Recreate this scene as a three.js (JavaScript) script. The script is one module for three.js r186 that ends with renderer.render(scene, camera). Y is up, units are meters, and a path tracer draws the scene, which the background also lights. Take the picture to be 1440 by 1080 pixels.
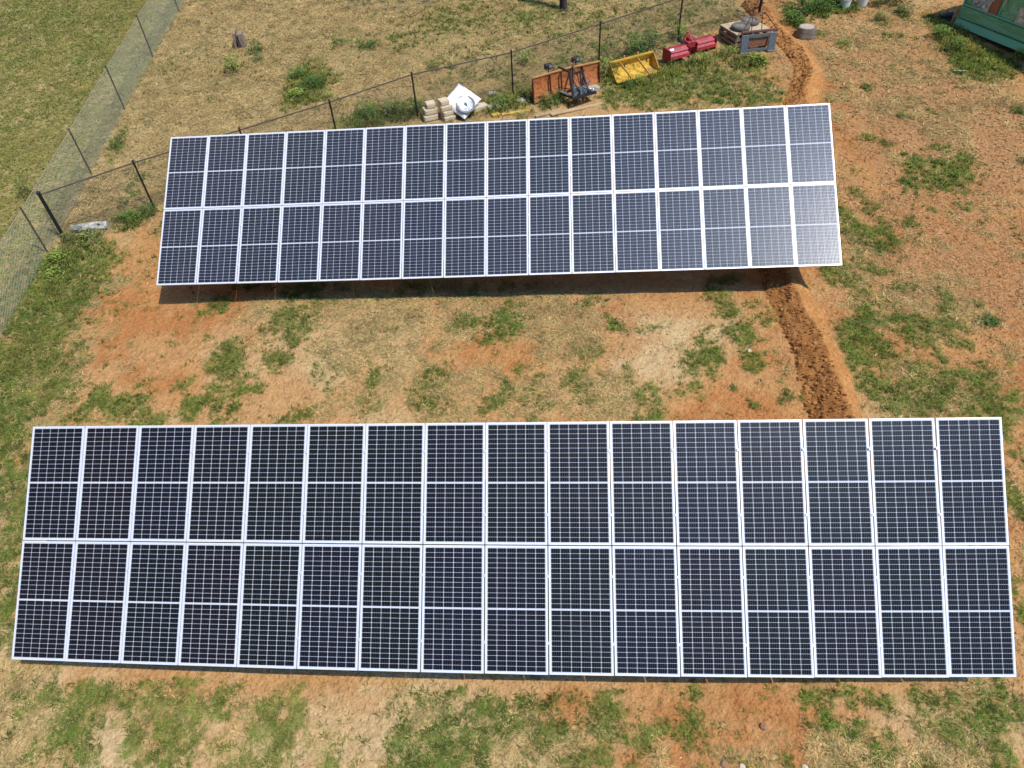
import * as THREE from 'three';
import { mergeGeometries } from 'three/addons/utils/BufferGeometryUtils.js';
import { RoundedBoxGeometry } from 'three/addons/geometries/RoundedBoxGeometry.js';
import { Sky } from 'three/addons/objects/Sky.js';

// ---------------------------------------------------------------- camera, sky, sun, exposure
const scene = new THREE.Scene();
const camera = new THREE.PerspectiveCamera(56.08, 4 / 3, 0.1, 600);
camera.position.set(0, 12.5, 0);
camera.rotation.set(THREE.MathUtils.degToRad(-45.733), 0, THREE.MathUtils.degToRad(-3.662), 'XYZ');
const SUN = new THREE.Vector3(0.43, 1, 0.33).normalize();
const sky = new Sky();
sky.name = 'sky'; sky.scale.setScalar(5000);
sky.material.uniforms.sunPosition.value.copy(SUN);
sky.material.uniforms.turbidity.value = 9;
sky.material.uniforms.rayleigh.value = 0.75;
sky.material.uniforms.mieCoefficient.value = 0.006;
scene.add(sky);
scene.environmentIntensity = 0.18;
const sun = new THREE.DirectionalLight(new THREE.Color().setRGB(1, 0.90, 0.70), 4.4);
sun.name = 'sun_light';
sun.position.copy(SUN).multiplyScalar(60); sun.position.z -= 15;
sun.target.position.set(0, 0, -15); scene.add(sun, sun.target);
sun.castShadow = true; sun.shadow.mapSize.set(4096, 4096);
Object.assign(sun.shadow.camera, { left: -35, right: 35, top: 35, bottom: -35, near: 1, far: 140 });
const renderer = new THREE.WebGLRenderer({ antialias: true });
renderer.setSize(1024, 768);
renderer.shadowMap.enabled = true;
renderer.toneMapping = THREE.LinearToneMapping;
renderer.toneMappingExposure = 1.0;

// ---------------------------------------------------------------- helpers
let seed = 12345;
const rnd = () => { seed = (seed + 0x6d2b79f5) | 0; let t = Math.imul(seed ^ (seed >>> 15), 1 | seed); t = (t + Math.imul(t ^ (t >>> 7), 61 | t)) ^ t; return ((t ^ (t >>> 14)) >>> 0) / 4294967296; };
const rr = (a, b) => a + (b - a) * rnd();
const clamp = (v, a = 0, b = 1) => v < a ? a : v > b ? b : v;
const sstep = (a, b, v) => { const t = clamp((v - a) / (b - a)); return t * t * (3 - 2 * t); };
const lerp = (a, b, t) => a + (b - a) * t;
const V = (x, y, z) => new THREE.Vector3(x, y, z);
const LAT = new Float32Array(256 * 256); for (let i = 0; i < LAT.length; i++) LAT[i] = rnd();
function noise(x, y) {                                    // value noise, 0..1
  const xi = Math.floor(x), yi = Math.floor(y); let fx = x - xi, fy = y - yi;
  fx = fx * fx * (3 - 2 * fx); fy = fy * fy * (3 - 2 * fy);
  const x0 = xi & 255, x1 = (xi + 1) & 255, y0 = (yi & 255) << 8, y1 = ((yi + 1) & 255) << 8;
  const a = LAT[y0 + x0], b = LAT[y0 + x1], c = LAT[y1 + x0], d = LAT[y1 + x1];
  return a + (b - a) * fx + (c - a + (a - b - c + d) * fx) * fy;
}
const names = {};
function numbered(n) { const k = names[n] = (names[n] ?? -1) + 1; return k ? n + '_' + String(k).padStart(3, '0') : n; }
function tag(o, label, category, group, kind) {
  if (label) o.userData.label = label;
  if (category) o.userData.category = category;
  if (group) o.userData.group = group;
  if (kind) o.userData.kind = kind;
  return o;
}
function thing(name, x, y, z, turn, label, category, group) {
  const o = new THREE.Group(); o.name = numbered(name); o.position.set(x, y, z); o.rotation.y = turn || 0; scene.add(o);
  return tag(o, label, category, group);
}
function mesh(name, geo, mat, parent) {
  const m = new THREE.Mesh(geo, mat); m.name = parent === scene ? numbered(name) : name; m.castShadow = m.receiveShadow = true; parent.add(m); return m;
}
const M = (r, g, b, rough = 0.8, more = {}) => new THREE.MeshStandardMaterial({ color: new THREE.Color().setRGB(r, g, b), roughness: rough, ...more });
const plain = (g) => { const n = g.index ? g.toNonIndexed() : g; for (const k of Object.keys(n.attributes)) if (!['position', 'normal', 'uv'].includes(k)) n.deleteAttribute(k); return n; };
const join = (list) => mergeGeometries(list.map(plain));
function box(w, h, d, x = 0, y = 0, z = 0, rx = 0, ry = 0, rz = 0, bevel = 0) {
  const g = bevel ? new RoundedBoxGeometry(w, h, d, 1, bevel) : new THREE.BoxGeometry(w, h, d);
  g.applyMatrix4(new THREE.Matrix4().compose(V(x, y, z), new THREE.Quaternion().setFromEuler(new THREE.Euler(rx, ry, rz)), V(1, 1, 1))); return g;
}
function bar(a, b, r, sides = 6, r2 = r) {                // a rod between two points
  const d = b.clone().sub(a), g = new THREE.CylinderGeometry(r2, r, d.length(), sides);
  g.applyMatrix4(new THREE.Matrix4().compose(a.clone().add(b).multiplyScalar(0.5), new THREE.Quaternion().setFromUnitVectors(V(0, 1, 0), d.normalize()), V(1, 1, 1))); return g;
}
function beam(a, b, w, h) {                               // a square tube between two points
  const d = b.clone().sub(a), g = new THREE.BoxGeometry(w, h, d.length()), m = new THREE.Matrix4().lookAt(b, a, V(0, 1, 0));
  m.setPosition(a.clone().add(b).multiplyScalar(0.5)); g.applyMatrix4(m); return g;
}

// ---------------------------------------------------------------- what grows where (world x, z, radii in metres, amount)
const NX = 660, NZ = 600, X0 = -33, Z0 = -56, CELL = 0.1;
const field = () => new Float32Array(NX * NZ);
const chan = { green: field(), straw: field(), red: field(), tan: field(), mulch: field(), weeds: field() };
function patches(name, list) {
  const f = chan[name];
  for (let i = 0; i < list.length; i += 5) {
    const [cx, cz, rx, rz, v] = list.slice(i, i + 5), gx = (cx - X0) / CELL, gz = (cz - Z0) / CELL, ex = rx / CELL, ez = rz / CELL;
    for (let z = Math.max(0, Math.floor(gz - ez * 1.5)); z <= Math.min(NZ - 1, gz + ez * 1.5); z++)
      for (let x = Math.max(0, Math.floor(gx - ex * 1.5)); x <= Math.min(NX - 1, gx + ex * 1.5); x++) {
        const d = Math.hypot((x - gx) / ex, (z - gz) / ez), k = v * (1 - sstep(0.45, 1.4, d));
        const q = z * NX + x; f[q] = f[q] + k - f[q] * k;
      }
  }
}
const fenceZ = (x) => -24.15 - 0.44 * (x - 0.2);           // the line of the dark fence
for (let j = 0; j < NZ; j++) for (let i = 0; i < NX; i++) {
  const x = X0 + i * CELL, z = Z0 + j * CELL, q = j * NX + i, w = noise(x * 0.25 + 9, z * 0.25 + 4) - 0.5, w2 = noise(x * 0.7 + 50, z * 0.7) - 0.5;
  let g = 0.12 + w * 0.2, s = 0.12 + w2 * 0.3, r = 0.46 + w * 0.5, t = 0.25 + w2 * 0.5, m = 0;
  const yard = sstep(-0.6, 0.6, z - fenceZ(x));
  const up = (1 - yard) * sstep(10.8, 9.4, x + w2);            // dry meadow behind the fence
  g = lerp(g, 0.16 + w * 0.5, up); s = lerp(s, 0.85, up); r = lerp(r, 0.2, up); t = lerp(t, 0.35, up);
  const right = sstep(7.6, 9, x + w2) * (1 - up) * sstep(-39, -31, z + w * 6) * sstep(24, 20, x + w * 4);
  g = lerp(g, 0.14 + w * 0.2, right); r = lerp(r, 0.72, right); m = lerp(m, 0.45, right); s = lerp(s, 0.35, right); t = lerp(t, 0.2, right);
  const front = sstep(-5.5, -4, z); g = lerp(g, 0.25 + w * 0.5, front); s = lerp(s, 0.4, front); t = lerp(t, 0.4, front); r = lerp(r, 0.25 + sstep(0, 4, x) * 0.3, front);
  const strip = sstep(-9.3, -11.6, x + w2 * 0.8 + sstep(-12, -6, z) * -1.2) * sstep(-19, -16.5, z); g = lerp(g, 0.62 + w2 * 0.6, strip); s = lerp(s, 0.6, strip); m = lerp(m, 0, strip);
  const lawn = sstep(-13.1, -13.5, x); g = lerp(g, 0.9 + w * 0.35, lawn); s = lerp(s, 0.6, lawn); r = lerp(r, 0.1, lawn); t = lerp(t, 0.1, lawn);
  chan.green[q] = clamp(g); chan.straw[q] = clamp(s); chan.red[q] = clamp(r); chan.tan[q] = clamp(t); chan.mulch[q] = m;
}
patches('green', [-11.8,-13.8,0.63,4.22,0.75, -12.7,-14.6,0.74,4.22,0.5, -12.3,-16.6,0.59,1.20,0.8, -11.5,-16.8,0.44,0.56,0.6, -12.0,-17.6,1.22,1.06,0.55, -11.5,-15.7,0.15,0.30,0.8, -11.5,-15.0,0.19,0.21,0.6, -10.9,-13.9,0.22,0.29,0.7, -11.4,-13.7,0.18,0.19,0.7, -10.8,-12.9,0.21,0.48,0.8, -11.2,-12.3,0.37,1.02,0.7, -10.6,-13.5,0.28,0.19,0.5, -10.0,-13.9,0.18,0.19,0.4, -9.5,-13.9,0.16,0.19,0.5, -8.8,-12.4,0.34,0.49,0.7, -9.8,-12.2,0.34,0.50,0.75, -10.1,-11.9,0.50,0.38,0.5, -9.3,-11.8,0.40,0.53,0.7, -8.6,-11.5,0.41,0.36,0.7, -7.5,-11.6,0.36,0.45,0.8, -7.0,-12.0,0.47,0.41,0.75, -6.6,-11.3,0.49,0.48,0.7, -7.9,-14.7,0.26,0.26,0.5, -7.5,-15.0,0.37,0.46,0.6, -8.5,-13.9,0.14,0.12,0.4, -7.9,-12.4,0.24,0.22,0.4, -8.2,-11.4,0.30,0.25,0.6, -6.4,-12.4,0.41,0.63,0.55, -6.9,-13.2,0.49,0.73,0.75, -6.0,-12.2,0.24,0.26,0.8, -5.6,-13.8,0.64,1.03,0.75, -5.7,-12.8,0.38,0.37,0.6, -5.2,-14.5,0.44,0.90,0.6, -6.7,-15.8,0.77,0.34,0.6, -5.5,-15.3,0.56,0.39,0.7, -5.1,-15.4,0.57,0.32,0.6, -4.5,-14.8,0.18,0.18,0.4, -4.9,-11.1,0.49,0.32,0.7, -4.1,-11.6,0.23,0.24,0.6, -3.2,-12.0,0.20,0.34,0.7, -3.1,-12.6,0.51,0.35,0.4, -1.7,-12.8,0.45,0.25,0.35, -2.0,-11.4,0.65,0.54,0.6, -1.7,-12.1,0.50,0.38,0.6, -1.1,-13.6,0.50,0.43,0.65, -0.0,-13.6,0.57,0.65,0.7, -0.5,-13.0,0.41,0.21,0.4, -0.3,-11.1,0.35,0.31,0.7, -0.7,-10.9,0.22,0.26,0.7, 0.3,-11.5,0.65,0.55,0.4, 0.6,-10.7,0.47,0.30,0.5, -3.3,-11.3,0.49,0.45,0.45, -2.4,-15.1,0.75,0.31,0.5, -0.4,-14.8,1.11,0.30,0.5, -4.4,-12.5,0.51,1.02,0.35, -3.0,-13.6,0.53,0.22,0.3, 2.2,-14.0,0.54,0.34,0.45, 2.6,-13.1,0.28,0.26,0.65, 2.4,-13.5,0.18,0.16,0.5, 3.2,-12.9,0.51,0.21,0.5, 3.8,-13.0,0.27,0.21,0.5, 1.8,-12.3,0.50,0.39,0.6, 1.5,-11.4,0.42,0.68,0.6, 2.7,-11.4,0.19,0.68,0.5, 3.2,-10.9,0.54,0.44,0.75, 4.0,-10.9,0.41,0.31,0.75, 3.0,-10.3,0.62,0.21,0.6, 4.3,-11.8,0.56,0.62,0.75, 4.7,-12.2,0.40,0.75,0.5, 5.3,-13.8,0.39,0.80,0.75, 5.6,-14.4,0.54,0.24,0.6, 5.5,-12.5,0.44,0.62,0.8, 5.5,-11.6,0.36,0.39,0.8, 5.6,-13.3,0.70,0.72,0.35, 6.3,-12.8,0.27,0.27,0.4, 6.0,-11.6,0.26,0.29,0.45, 6.6,-11.9,0.16,0.41,0.35, 5.8,-10.8,0.32,0.69,0.25, 6.2,-10.6,0.47,0.56,0.3, 4.9,-10.9,0.09,0.09,0.9, 5.2,-10.4,0.12,0.13,0.8, 4.6,-10.1,0.18,0.13,0.5, 8.1,-12.0,0.66,0.89,0.95, 7.7,-11.2,0.54,0.39,0.8, 7.9,-10.6,0.47,0.33,0.7, 8.3,-10.3,0.92,0.56,0.65, 9.3,-11.0,0.63,0.75,0.7, 9.6,-10.2,1.07,0.71,0.65, 10.4,-9.9,0.75,0.71,0.6, 9.5,-12.2,0.60,0.66,0.65, 10.3,-12.2,0.40,0.62,0.55, 9.1,-12.8,0.51,0.57,0.55, 8.5,-12.9,0.34,0.51,0.5, 8.3,-14.3,0.39,0.63,0.8, 8.7,-14.0,0.25,0.31,0.5, 8.9,-14.6,0.44,0.46,0.5, 8.7,-13.6,0.28,0.36,0.45, 9.7,-13.8,0.21,0.38,0.6, 10.0,-13.7,0.14,0.25,0.8, 10.6,-13.3,0.28,0.31,0.8, 11.2,-12.8,0.14,0.18,0.7, 11.2,-12.3,0.30,0.23,0.9, 10.5,-12.9,0.31,0.30,0.5, 10.3,-11.5,0.32,0.21,0.5, 10.4,-10.9,0.31,0.31,0.5, 11.1,-10.8,0.25,0.26,0.5, 10.2,-10.6,0.31,0.35,0.6, 11.5,-17.8,0.32,0.52,0.75, 12.0,-17.9,0.56,0.89,0.8, 12.8,-17.8,0.52,0.89,0.9, 13.5,-18.5,0.37,0.48,0.75, 12.0,-18.8,0.25,0.47,0.6, 13.1,-19.1,0.25,0.20,0.7, 12.8,-19.3,0.21,0.15,0.5, 12.7,-17.3,0.20,0.34,0.6, 12.5,-16.4,0.27,0.24,0.75, 11.6,-16.4,0.15,0.16,0.7, 11.2,-20.0,0.26,0.30,0.75, 11.6,-19.5,0.21,0.39,0.6, 10.0,-17.5,0.24,0.33,0.5]);
patches('green', [10.2,-18.5,0.29,0.35,0.45, 10.1,-16.8,0.27,0.31,0.6, 9.3,-16.3,0.27,0.90,0.65, 9.9,-15.5,0.56,0.85,0.75, 10.9,-16.0,0.23,0.30,0.65, 10.7,-15.1,0.26,0.28,0.4, 9.4,-14.3,0.43,0.26,0.4, 12.7,-21.1,0.18,0.28,0.7, 13.6,-21.1,0.18,0.22,0.6, 11.6,-23.2,0.19,0.25,0.5, 12.2,-22.9,0.16,0.31,0.8, 16.1,-20.8,0.22,0.46,0.8, 11.2,-11.2,0.16,0.16,0.4, 16.2,-26.1,0.56,1.43,0.7, 16.3,-24.2,0.96,1.57,0.85, 16.6,-23.3,0.94,0.68,0.6, 16.1,-24.9,0.49,1.03,0.8, 15.9,-23.4,0.71,0.81,0.5, 17.3,-23.5,0.28,0.56,0.4, 14.4,-27.4,0.26,0.66,0.6, 14.2,-26.2,0.41,0.46,0.5, 11.4,-27.8,0.32,1.14,0.8, 12.7,-28.7,1.62,0.87,0.7, 15.3,-27.8,0.26,0.69,0.7, 12.5,-25.9,0.15,0.30,0.5, 11.6,-24.8,0.15,0.27,0.4, 5.1,-24.5,1.71,1.24,0.7, 6.4,-23.8,2.16,1.50,0.6, 4.9,-23.4,1.66,0.69,0.55, 7.5,-24.4,1.70,1.89,0.45, 8.5,-22.8,0.93,0.86,0.55, 9.2,-23.8,0.60,1.24,0.5, 8.9,-25.1,0.74,0.54,0.9, 4.1,-23.1,0.94,0.45,0.4, 1.1,-24.0,1.21,1.18,0.6, 0.1,-23.7,0.72,0.69,0.75, -4.2,-23.8,1.09,1.05,0.7, -2.9,-24.0,0.73,0.82,0.7, -4.9,-23.3,0.96,0.57,0.5, -1.8,-25.1,0.75,0.63,0.4, -1.3,-26.7,1.30,1.40,0.35, 0.7,-25.6,0.76,1.30,0.45, 2.5,-26.0,0.51,1.08,0.35, -6.8,-26.4,0.93,1.82,0.65, -6.9,-25.7,0.66,0.94,0.5, -5.8,-25.0,0.75,0.64,0.4, -5.8,-26.6,0.68,0.84,0.5, -4.7,-29.2,0.44,0.65,0.5, -3.5,-29.0,0.71,0.97,0.45, -3.0,-30.2,1.41,1.73,0.35, -5.8,-29.6,1.11,1.01,0.3, -1.3,-30.5,1.70,2.64,0.3, 2.0,-29.8,1.67,2.55,0.3, 0.4,-31.1,2.87,1.82,0.35, 5.3,-29.2,2.46,2.49,0.3, 8.5,-29.1,1.36,1.70,0.35, 9.2,-16.6,0.19,2.29,0.3, 4.1,-26.8,1.55,0.86,0.3, -11.6,-21.0,0.32,1.57,0.5, -12.8,-23.4,0.24,1.12,0.7, -10.1,-18.7,0.25,0.35,0.5, -11.0,-19.1,0.51,0.55,0.8, -8.0,-5.0,0.49,0.62,0.65, -8.4,-4.6,0.48,0.61,0.65, -7.6,-5.2,0.50,0.46,0.55, -6.9,-5.0,0.32,0.59,0.5, -6.3,-5.0,0.49,0.73,0.65, -6.5,-4.3,0.71,0.42,0.65, -6.1,-4.5,0.48,0.56,0.6, -7.6,-4.3,0.71,0.35,0.45, -9.1,-5.5,0.38,0.33,0.4, -8.3,-5.5,0.76,0.23,0.45, -6.9,-5.4,0.76,0.22,0.5, -5.5,-5.1,0.42,0.32,0.65, -4.4,-4.9,0.49,0.47,0.75, -4.6,-4.4,0.47,0.40,0.45, -4.2,-4.5,0.43,0.27,0.6, -4.7,-4.0,0.70,0.21,0.6, -3.4,-4.1,0.19,0.38,0.5, -5.4,-4.3,0.47,0.27,0.4, -3.8,-5.2,0.49,0.17,0.5, -1.8,-4.9,0.73,0.21,0.45, -0.7,-4.7,0.60,0.21,0.65, -0.3,-4.5,0.71,0.30,0.6, -1.3,-4.3,0.71,0.43,0.55, -1.8,-4.2,0.58,0.50,0.65, -2.0,-3.9,0.69,0.29,0.75, -1.1,-3.9,0.69,0.29,0.5, 0.3,-4.2,0.40,0.20,0.75, -0.0,-3.9,0.35,0.24,0.5, 1.2,-4.4,0.40,0.30,0.85, 1.3,-4.1,0.26,0.15,0.7, 0.6,-4.8,0.48,0.10,0.6, 1.4,-4.8,0.36,0.08,0.6, 0.7,-3.7,0.34,0.17,0.6, 1.0,-3.8,0.34,0.22,0.65, 1.8,-4.0,0.16,0.25,0.3, 1.8,-4.1,0.28,0.15,0.6, 2.3,-4.1,0.28,0.12,0.65, 2.6,-4.3,0.14,0.30,0.75, 2.8,-4.7,0.19,0.13,0.7, 2.3,-4.2,0.30,0.12,0.6, 2.6,-4.0,0.28,0.12,0.5, 3.0,-4.2,0.06,0.05,0.7, 4.0,-4.5,0.12,0.08,0.6, 4.6,-4.4,0.09,0.16,0.7, 4.8,-4.1,0.18,0.16,0.75, 5.2,-3.9,0.23,0.21,0.7, 5.5,-3.5,0.22,0.33,0.75, 5.8,-3.7,0.18,0.15,0.6, 5.2,-4.5,0.35,0.08,0.6, 5.8,-4.3,0.21,0.16,0.6, 6.5,-4.4,0.35,0.17,0.65, 6.4,-3.9,0.30,0.24,0.8, 6.9,-3.9,0.34,0.32,0.65, 7.7,-4.1,0.46,0.42,0.8, 7.4,-3.5,0.33,0.54,0.65, 6.1,-3.3,0.22,0.15,0.8, 7.2,-4.3,0.70,0.17,0.6, 8.8,-6.3,0.21,2.07,0.6]);
patches('green', [9.6,-7.7,0.19,1.97,0.7, 10.1,-9.0,0.20,0.66,0.6, -11.6,-11.1,0.42,1.62,0.6, -10.5,-8.8,0.30,1.33,0.75, -10.1,-7.4,0.19,1.18,0.5, -11.1,-9.8,0.25,0.72,0.4, -19.5,-35.8,1.92,1.80,0.95, -19.9,-34.7,1.25,1.23,0.5]);  // far lawn patch stands for a tree's cast shadow, painted as greener grass
patches('straw', [-10.7,-28.7,5.48,9.08,0.9, -1.1,-28.6,6.79,5.50,0.75, -10.7,-21.3,1.36,3.15,0.8, 5.8,-29.0,4.10,3.31,0.8, -2.3,-23.7,2.89,1.73,0.6, 7.0,-23.5,2.38,1.77,0.6, -1.3,-14.3,3.08,1.43,0.75, -0.3,-11.2,1.93,1.11,0.75, -4.2,-14.1,1.08,1.45,0.7, -2.6,-11.9,1.49,1.42,0.6, 1.5,-13.2,1.39,1.31,0.6, 2.0,-10.9,0.96,0.87,0.7, -4.2,-12.0,0.67,0.98,0.4, 8.6,-10.3,1.23,0.93,0.7, 10.1,-13.2,1.37,1.51,0.45, 9.1,-14.3,0.90,1.93,0.5, 6.6,-3.6,0.67,0.39,0.85, 5.5,-3.5,0.67,0.38,0.6, -0.6,-4.1,1.63,0.61,0.6, -7.4,-5.1,1.98,0.46,0.6, -8.8,-5.1,0.62,0.64,0.5, -9.4,-6.4,0.40,1.07,0.6, 5.0,-3.5,0.67,0.37,0.5, -6.5,-14.7,1.47,0.62,0.4, -11.6,-11.9,0.67,1.43,0.8, -10.7,-9.2,0.38,4.57,0.5, -1.8,-4.7,0.72,0.39,0.5, 13.3,-23.8,3.34,4.62,0.4]);
patches('red', [-8.5,-15.2,1.69,1.00,0.6, -8.1,-12.3,0.68,0.65,0.55, -7.2,-12.9,0.35,0.33,0.6, -11.3,-12.4,0.34,0.59,0.5, 0.2,-12.3,0.67,0.58,0.9, -0.3,-12.9,0.86,0.77,0.4, 2.5,-14.1,2.15,0.68,0.5, 1.5,-13.0,1.03,0.77,0.4, 5.4,-10.9,1.11,0.91,0.7, 4.2,-10.1,0.92,0.42,0.9, 4.4,-13.9,1.24,0.68,0.4, 6.9,-13.6,1.05,1.16,0.6, 0.6,-4.7,0.43,0.31,0.95, 0.9,-4.0,0.35,0.17,0.5, 2.1,-4.5,0.71,0.38,0.6, 3.6,-4.1,1.27,0.63,0.9, 2.8,-3.8,1.02,0.49,0.7, 1.9,-3.7,0.57,0.29,0.6, 5.6,-4.3,0.46,0.27,0.5, 11.0,-20.6,0.88,3.12,0.6, 10.8,-22.8,0.70,4.77,0.8, 11.4,-23.2,0.94,1.85,0.7, 11.2,-16.4,1.15,1.56,0.6, 11.1,-14.9,2.19,2.11,0.55, 12.1,-13.9,1.41,2.69,0.55, 13.6,-17.0,1.17,1.72,0.5, 10.0,-11.8,0.49,0.54,0.7, 11.3,-11.9,0.65,1.13,0.6, 10.5,-10.5,0.77,0.35,0.6, 11.1,-28.6,0.81,2.55,1, 10.7,-26.3,1.02,3.70,0.8, -12.7,-19.7,0.43,0.98,0.2, -2.4,-26.1,0.36,0.40,0.8, -10.5,-18.4,1.25,1.74,0.35, -10.2,-15.1,1.69,2.06,0.3, -11.0,-10.3,0.25,0.40,0.8, -10.0,-7.1,0.19,0.27,0.4, 18.3,-25.9,0.75,2.45,0.2, 6.7,-25.4,0.35,0.33,0.9, 9.2,-28.4,0.27,0.66,0.8, 0.6,-4.6,0.60,0.38,0.9, 3.5,-4.1,1.51,0.76,0.9, 2.2,-4.3,0.82,0.50,0.7, 1.4,-3.7,0.68,0.29,0.6, 4.1,-3.7,0.68,0.49,0.7, -7.3,-14.8,2.03,0.95,0.5, -10.2,-14.1,1.81,2.56,0.5, 6.2,-12.2,0.67,2.05,0.6, 4.5,-10.5,1.25,0.65,0.8, 5.1,-9.8,1.82,0.42,0.9, 9.4,-13.8,2.11,2.48,0.3, -10.4,-16.5,1.18,1.91,0.5]);
patches('tan', [-4.9,-13.7,1.07,1.13,0.5, -3.9,-14.9,1.11,0.76,0.5, -4.3,-12.5,0.51,0.76,0.9, -3.8,-13.3,0.88,0.81,0.6, -2.7,-12.5,0.51,1.00,0.5, -5.8,-14.8,0.93,0.62,0.5, -8.6,-5.0,0.56,0.38,0.9, -7.4,-4.7,0.43,0.38,0.8, -5.8,-4.8,0.55,0.34,0.8, -3.7,-4.6,0.60,0.53,0.95, -1.5,-4.8,0.48,0.39,0.6, -0.2,-3.7,0.57,0.24,0.8, -2.3,-4.6,0.24,0.39,0.6, -6.1,-4.2,0.47,0.27,0.5, 6.2,-4.1,0.69,0.32,0.7, 8.6,-10.7,0.31,0.72,0.8, 3.5,-11.8,0.66,0.62,0.4, -6.5,-13.4,1.06,1.13,0.4, 7.5,-24.4,1.22,1.26,0.7, 6.8,-24.5,0.98,1.26,0.6, 12.8,-28.2,1.60,1.70,0.4, 16.0,-27.5,1.57,1.72,0.6, 1.9,-13.7,1.06,0.82,0.3]);
patches('mulch', [13.8,-20.6,2.83,3.27,0.8, 13.1,-23.3,2.59,3.84,0.5, 14.7,-19.3,1.26,3.07,0.9, 11.8,-16.0,2.46,3.46,0.55, 11.9,-13.5,1.39,1.94,0.45, 14.7,-25.6,1.50,2.25,0.4, 2.5,-12.9,1.20,1.29,0.5, 0.8,-14.0,1.43,1.40,0.55, -1.1,-14.3,1.09,1.14,0.4, 1.3,-11.4,0.81,1.13,0.4, 6.3,-11.3,0.48,1.44,0.5, 10.1,-24.4,0.39,2.60,0.5, 10.3,-13.7,1.75,1.57,0.35, 6.4,-3.6,0.56,0.39,0.45, -2.7,-13.5,1.06,1.35,0.25]);
patches('weeds', [-4.2,-23.8,0.97,0.70,0.6, -2.9,-24.0,0.61,0.82,0.8, 0.1,-23.7,0.72,0.69,0.8, 1.1,-24.0,0.73,0.82,0.7, 2.3,-23.8,0.96,0.58,0.8, 5.1,-24.9,1.11,0.76,0.8, 6.7,-25.3,1.12,0.66,1, 8.0,-25.7,0.63,0.55,0.8, 3.9,-25.2,0.20,1.29,0.9, -11.0,-19.1,0.64,0.46,0.7, -12.3,-17.8,0.82,0.69,0.6, -12.5,-16.9,0.50,0.82,0.5, -12.3,-14.6,0.37,3.13,0.35, -6.8,-26.4,0.88,1.68,0.6, 16.4,-24.4,0.87,1.16,0.5, 16.2,-26.1,0.50,1.27,0.6, 12.8,-28.8,1.35,0.88,0.7, 11.4,-27.9,0.26,0.98,0.7, 8.9,-25.2,0.74,0.40,0.8, -0.6,-23.2,1.42,0.33,0.7]);

function at(f, x, z) {
  const gx = clamp((x - X0) / CELL, 0, NX - 1.01), gz = clamp((z - Z0) / CELL, 0, NZ - 1.01), i = Math.floor(gx), j = Math.floor(gz), fx = gx - i, fz = gz - j, q = j * NX + i;
  return (f[q] * (1 - fx) + f[q + 1] * fx) * (1 - fz) + (f[q + NX] * (1 - fx) + f[q + NX + 1] * fx) * fz;
}
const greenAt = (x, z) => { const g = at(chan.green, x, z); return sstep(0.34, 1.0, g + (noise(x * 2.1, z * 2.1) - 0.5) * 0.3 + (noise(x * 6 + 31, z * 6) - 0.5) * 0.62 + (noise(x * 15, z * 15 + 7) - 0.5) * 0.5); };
const strawAt = (x, z) => { const g = at(chan.straw, x, z); return sstep(0.35, 0.8, g + (noise(x * 1.6 + 70, z * 1.6) - 0.5) * 0.6 + (noise(x * 6 + 11, z * 6 + 40) - 0.5) * 0.5); };

// ---------------------------------------------------------------- ground
const BERM = [[10.2, -29.6], [10.45, -27.4], [10.72, -25.9], [10.78, -24.4], [10.1, -22.6], [9.2, -20.5], [8.2, -18], [7.3, -15.6], [7.0, -14.0], [7.0, -12.9], [7.05, -11.7], [6.97, -10.7], [6.9, -9.7], [6.85, -8.2]];
const bermCurve = new THREE.CatmullRomCurve3(BERM.map(([x, z]) => V(x, 0, z)), false, 'centripetal');
const bermPts = bermCurve.getSpacedPoints(320);
function base(x, z) { return 0.1 + 0.079 * (-4.9 - z) + 0.026 * x - 0.32 * sstep(-9.2, -5.0, z); }
function H(x, z) { return base(x, z) + (noise(x * 0.35 + 3, z * 0.35) - 0.5) * 0.1 + (noise(x * 1.3, z * 1.3 + 20) - 0.5) * 0.045 + (noise(x * 4.2, z * 4.2) - 0.5) * 0.026 + (noise(x * 9.3 + 7, z * 9.3) - 0.5) * 0.022; }
const toS = new Uint8Array(4097); for (let i = 0; i <= 4096; i++) { const v = i / 4096; toS[i] = Math.round(255 * (v <= 0.0031308 ? v * 12.92 : 1.055 * Math.pow(v, 1 / 2.4) - 0.055)); }
const TAN = [0.46, 0.315, 0.155], ORANGE = [0.40, 0.20, 0.072], REDSOIL = [0.36, 0.145, 0.047], MULCH = [0.30, 0.155, 0.066], STRAW = [0.39, 0.275, 0.11], THATCH = [0.10, 0.125, 0.024];
const LAWNX = -13.2, OLIVE = [0.19, 0.18, 0.045];
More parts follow.
